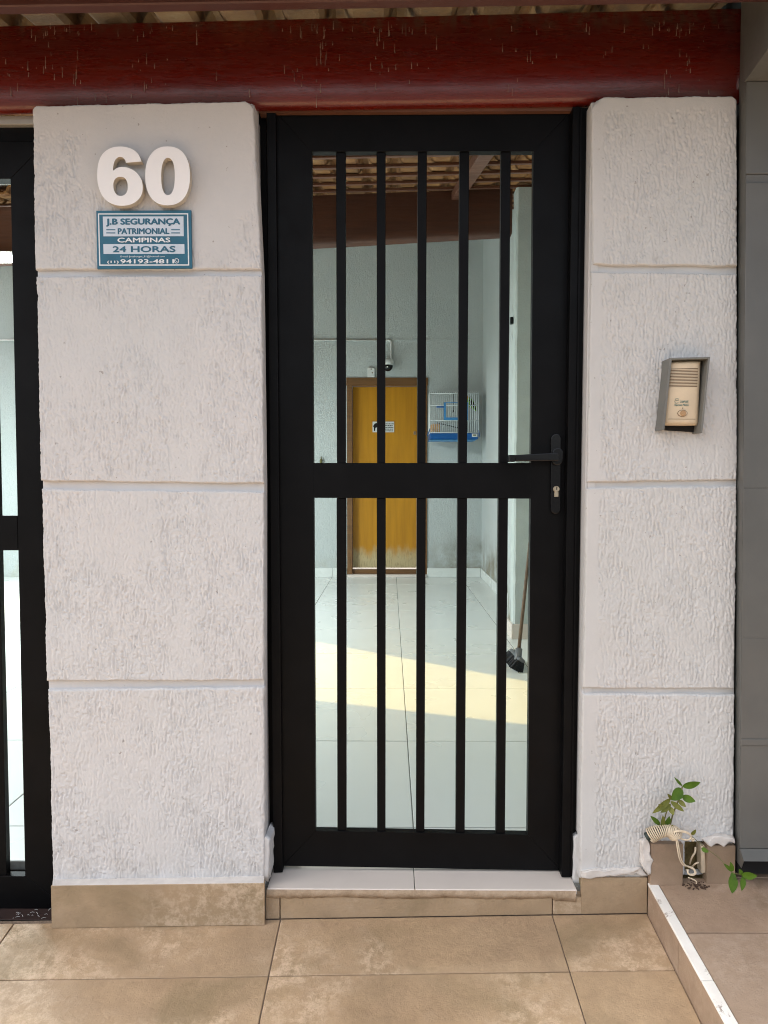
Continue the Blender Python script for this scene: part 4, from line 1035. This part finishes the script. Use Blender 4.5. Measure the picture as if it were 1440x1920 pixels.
tube('clip', [(cx0-.03, cy0+.02, cz0-.03), (cx0-.01, cy0, cz0+.02), (cx0, cy0, cz0+.05)], .005, M_CBL, bc); tube('clip', [(cx1+.02, cy0+.02, cz0-.04), (cx1+.01, cy0, cz0-.01), (cx1, cy0, cz0+.03)], .005, M_CBL, bc)
q = U(890, 816, cy0-.008); tg = box('label_tag', q.x-.03, q.x+.03, cy0-.010, cy0-.006, q.z-.018, q.z+.018, M_WPL, bc, .001)
box('tag_print', q.x-.018, q.x+.014, cy0-.0115, cy0-.0095, q.z-.006, q.z+.007, M_STEM, tg)
dfx0, dfx1, dfz0, dfz1 = UX(832, 770, cy0), UX(877, 770, cy0), UZ(850, 788, cy0), UZ(850, 754.5, cy0)
dd = bmesh.new(); t2 = .022
for a in ((dfx0, dfx0+t2, dfz0, dfz1), (dfx1-t2, dfx1, dfz0, dfz1), (dfx0+t2, dfx1-t2, dfz0, dfz0+t2+.008), (dfx0+t2, dfx1-t2, dfz1-.008, dfz1)): addbox(dd, a[0], a[1], cy0-.010, cy0-.004, a[2], a[3])
link('cage_door', bm_mesh('cage_door', dd, M_LBL), bc)
q = U(825, 763, cy0-.01); box('latch', q.x-.04, q.x+.045, cy0-.012, cy0-.006, q.z-.008, q.z+.008, M_CBL, bc, .003)
nest = box('seed_box', cx0+.012, cx0+.115, cy0+.03, cy0+.14, cz0+.002, cz0+.105, M_ORG, bc, .012)
tube('perch', [U(820, 793, cy0+.05), U(862, 803, cy0+.12)], .006, M_DARK, bc)
tube('swing', [U(850, 737, cy0+.10), U(850, 771, cy0+.10)], .003, M_DARK, bc)
q = U(850, 771, cy0+.10); lathe('swing_weight', [(.004, -.012), (.012, -.004), (.012, .006), (.004, .012)], q, M_DARK, bc, 8)
# parrot inside
bd = thing('parrot', 'small green and orange parrot clinging inside the top right of the birdcage', 'bird', U(882, 775, cy0+.06))
q = [U(873, 746, cy0+.05), U(876, 749, cy0+.05), U(880, 754, cy0+.05), U(885, 759, cy0+.05), U(890, 765, cy0+.05), U(894, 771, cy0+.06)]
tube('body', q, [.016, .036, .046, .040, .022, .006], M_GRN, bd, 10)
tube('head', [U(870.5, 745, cy0+.045), U(873, 746.5, cy0+.045), U(877, 749, cy0+.047)], [.016, .034, .032], M_PCH, bd, 10)
tube('beak', [U(869.5, 746, cy0+.04), U(868.5, 749, cy0+.035)], [.008, .002], M_BEI2, bd, 6)
tube('wing', [U(880, 750, cy0+.02), U(886, 757, cy0+.02), U(892, 768, cy0+.03)], [.014, .022, .006], M_DARK, bd, 6)
for p in ((880, 758), (884, 762)): tube('foot', [U(*p, cy0+.05), U(p[0]+1, p[1]+4, cy0+.02)], .004, M_BEI2, bd, 5)

# broom
bo = thing('broom', 'black bristle broom with a worn wooden handle leaning against the yard pilaster', 'broom', G(966, 1258, PF))
P0 = G(966, 1258, PF)
foot = U(971.5, 1232, 4.10); top = Vector((1.02, 4.86, 1.30))
hp = [foot+(top-foot)*t for t in (0, .33, .66, 1)]
tube('handle', hp, .0105, M_HND, bo, 9)
tube('socket', [foot+(foot-top).normalized()*.055, foot+(top-foot).normalized()*.05], .021, M_GRY, bo, 9)
ax_ = (U(978, 1250, 3.98)-U(957, 1226, 4.28)); ax_.z = 0; ax_.normalize()
c_ = Vector((P0.x-.005, P0.y+.09, 0)); nrm = Vector((-ax_.y, ax_.x, 0))
if nrm.y > 0: nrm = -nrm
upv = (Vector((0, 0, 1))+nrm*-.55).normalized(); fw_ = ax_.cross(upv)
Mb = Matrix((ax_, fw_, upv)).transposed().to_4x4(); Mb = Mb @ Matrix.Diagonal((.84, .84, .72, 1)); Mb.translation = c_+Vector((0, 0, .010))
box('head_block', -.145, .145, -.028, .028, .075, .105, M_GRY, bo, .008, M=Mb)
bm = bmesh.new()
for i in range(34):
    for j_ in range(7):
        a = -.14+.28*i/33; b = -.025+.05*j_/6; r_ = random.uniform(-.006, .006)
        v0 = Mb @ Vector((a, b, .078)); v1 = Mb @ Vector((a*1.08+r_, b*1.7+r_, -.004+random.uniform(0, .008))); addtube(bm, [v0, v1], .0042, 4)
link('bristles', bm_mesh('bristles', bm, M_BRI), bo, kind='stuff')

# ================================================================== CABLES AND PLANT AT THE FOOT
cb = thing('cable_bundle', 'cream cable wrapped round a bundle with loose ends curling into the pillar foot', 'cable', U(1240, 1572, 1.83))
YC = 1.836
core_p = cat([U(x, y, Y_) for x, y, Y_ in [(1213, 1570, 1.845), (1224, 1564, 1.84), (1238, 1559, 1.836), (1252, 1558, 1.834), (1262, 1561, 1.832), (1268, 1568, 1.832)]], 8)
tube('bundle_core', core_p, .0125, M_TAPE, cb, 10)
# helix round the core
bm = bmesh.new(); turns = 20; hp = []; n = len(core_p)
for k in range(turns*14+1):
    t = .10+.88*k/(turns*14); fi = t*(n-1); i = min(int(fi), n-2); p = core_p[i].lerp(core_p[i+1], fi-i); tg_ = (core_p[i+1]-core_p[i]).normalized()
    u_ = Vector((0, -1, 0)); u_ = (u_-tg_*u_.dot(tg_)).normalized(); v_ = tg_.cross(u_); a = 2*math.pi*k/14; rr = .0158+.002*math.sin(t*9)
    hp.append(p+(u_*math.cos(a)+v_*math.sin(a))*rr)
addtube(bm, hp, .0019, 6); link('wrapping', bm_mesh('wrapping', bm, M_CORD, True), cb)
for off in (0, 1):
    o1 = .0024*off
    tube('loose_end', cat([U(1262, 1560, 1.822)+Vector((0, -o1, 0)), U(1272, 1557+off*2, 1.815), U(1288, 1560+off*2, 1.81), U(1296, 1567+off, 1.812), U(1292, 1574, 1.815), U(1280, 1574-off, 1.82), U(1270, 1567, 1.822)], 8), .0018, M_CORD, cb)
    tube('loose_end', cat([U(1267+off*2, 1568, 1.82), U(1270+off*3, 1590, 1.815), U(1274+off*3, 1610, 1.82), U(1281+off*2, 1622-off*2, 1.826), U(1290, 1624+off, 1.83), U(1300, 1628+off*2, 1.83), U(1305-off*2, 1636, 1.828), U(1300, 1641-off*2, 1.826), U(1291, 1639-off, 1.828), U(1288+off*2, 1630, 1.832)], 8), .0017, M_CORD, cb)
tube('loose_end', cat([U(1304, 1588, 1.86), U(1303, 1598, 1.855), U(1297, 1608, 1.86), U(1293, 1620, 1.88)], 6), .0024, M_CORD, cb)
tube('loose_end', cat([U(1310, 1617, 1.85), U(1303, 1620, 1.85), U(1296, 1627, 1.87)], 6), .0022, M_CORD, cb)
tube('loose_end', cat([U(1290, 1645, 1.84), U(1298, 1648, 1.835), U(1305, 1652, 1.83), U(1306, 1657, 1.83)], 6), .0015, M_CORD, cb)
ringp = [U(1299.5, 1574.5, 1.825)+Vector((math.cos(t), 0, math.sin(t)))*.0032 for t in np.linspace(0, 2*math.pi, 12)]; tube('loose_end', ringp, .0017, M_CORD, cb)
# worn wooden side piece inside the hole
hw = pp('wood_offcut', [(1314, 1588), (1321, 1585), (1324, 1636), (1316, 1638)], 1.866, .03, M_CORD, rp, .001)

def leafmesh(name, L_, W_, m, curl=.15, fold=.25):
    n = 8; vs = []; fs = []
    for i in range(n+1):
        t = i/n; wv = W_*.5*(math.sin(math.pi*t**.85))**.8*(1 if t < 1 else 0); z_ = -curl*L_*t*t
        vs += [(-wv, L_*t, z_+fold*wv), (0, L_*t, z_), (wv, L_*t, z_+fold*wv)]
    for i in range(n):
        for k in range(2): a = i*3+k; fs.append((a, a+1, a+4, a+3))
    me = meshof(name, vs, fs, m, True); return me
def leaf(parent, base, tip, wpx, m, face=-.35, back=0.0):
    # base, tip: (px, py, Y)
    a = U(*base); b = U(*tip); d = b-a; Ln = d.length; y_ = d.normalized(); nf = Vector((random.uniform(-.25, .25), -1, .45+face)).normalized()
    z_ = (nf-y_*nf.dot(y_)).normalized(); x_ = y_.cross(z_)
    Wm = wpx/FPX*a.y
    me = leafmesh('leaf', Ln, Wm, m, .08, .22); 
    M = Matrix((x_, y_, z_)).transposed(); me.transform(M.to_4x4())
    o = link('leaf', me, parent, a); return o
pl1 = thing('plant', 'small green plant sprouting above the cable bundle at the foot of the narrow pillar', 'plant', U(1250, 1565, 1.85))
tube('stem', cat([U(1252, 1563, 1.85), U(1257, 1545, 1.845), U(1262, 1525, 1.84), U(1271, 1503, 1.835), U(1277, 1485, 1.83), U(1279, 1475, 1.83)], 5), .0020, M_STEM, pl1, 5)
tube('stem', cat([U(1252, 1563, 1.85), U(1245, 1545, 1.845), U(1248, 1528, 1.84), U(1254, 1510, 1.84)], 5), .0018, M_STEM, pl1, 5)
tube('stem', cat([U(1250, 1562, 1.85), U(1243, 1552, 1.845), U(1236, 1545, 1.84)], 5), .0012, M_STEM, pl1, 5)
for b_, t_, wd, m in [((1250, 1562, 1.845), (1262, 1548, 1.825), 9, M_LEAF2), ((1249, 1548, 1.842), (1256, 1532, 1.825), 10, M_LEAF), ((1250, 1520, 1.84), (1236, 1509, 1.82), 10, M_LEAF2), ((1272, 1500, 1.835), (1286, 1513, 1.82), 9, M_LEAF2), ((1279, 1475, 1.83), (1314, 1468, 1.815), 14, M_LEAF), ((1279, 1474, 1.83), (1265, 1458, 1.825), 5, M_LEAF), ((1279, 1478, 1.83), (1260, 1501, 1.815), 21, M_LEAF),
                      ((1278, 1493, 1.832), (1304, 1503, 1.815), 14, M_LEAF), ((1258, 1497, 1.84), (1225, 1526, 1.815), 12, M_LEAF2), ((1257, 1502, 1.84), (1283, 1522, 1.82), 10, M_LEAF2),
                      ((1258, 1508, 1.84), (1240, 1524, 1.82), 11, M_LEAF2), ((1256, 1513, 1.84), (1263, 1528, 1.82), 10, M_LEAF2), ((1238, 1547, 1.842), (1221, 1531, 1.825), 9, M_LEAF),
                      ((1242, 1553, 1.842), (1244, 1530, 1.83), 10, M_LEAF2), ((1240, 1550, 1.842), (1247, 1556, 1.825), 8, M_LEAF), ((1252, 1512, 1.84), (1228, 1520, 1.82), 7, M_LEAF2), ((1262, 1500, 1.838), (1252, 1489, 1.83), 7, M_LEAF2)]:
    leaf(pl1, b_, t_, wd, m)
pl2 = thing('plant', 'trailing sprig of green leaves hanging over the raised pavement in front of the grey panel', 'plant', U(1372, 1625, 1.78))
tube('stem', cat([U(1296, 1567, 1.84), U(1320, 1588, 1.82), U(1345, 1606, 1.79), U(1362, 1624, 1.765), U(1373, 1637, 1.76)], 6), .0009, M_STEM, pl2, 5)
tube('stem', cat([U(1373, 1637, 1.76), U(1386, 1639, 1.755), U(1392, 1640, 1.75)], 4), .0009, M_STEM, pl2, 5)
for b_, t_, wd, m in [((1374, 1638, 1.76), (1374, 1676, 1.74), 18, M_LEAF), ((1390, 1641, 1.75), (1420, 1643, 1.73), 15, M_LEAF), ((1393, 1642, 1.75), (1392, 1671, 1.735), 13, M_LEAF), ((1392, 1640, 1.75), (1386, 1630, 1.75), 8, M_LEAF),
                      ((1373, 1634, 1.76), (1358, 1620, 1.755), 7, M_LEAF), ((1374, 1634, 1.76), (1370, 1617, 1.755), 8, M_LEAF), ((1376, 1636, 1.76), (1372, 1650, 1.75), 11, M_LEAF), ((1296, 1566, 1.84), (1305, 1556, 1.83), 7, M_LEAF2), ((1315, 1590, 1.83), (1329, 1598, 1.82), 9, M_LEAF)]:
    leaf(pl2, b_, t_, wd, m)
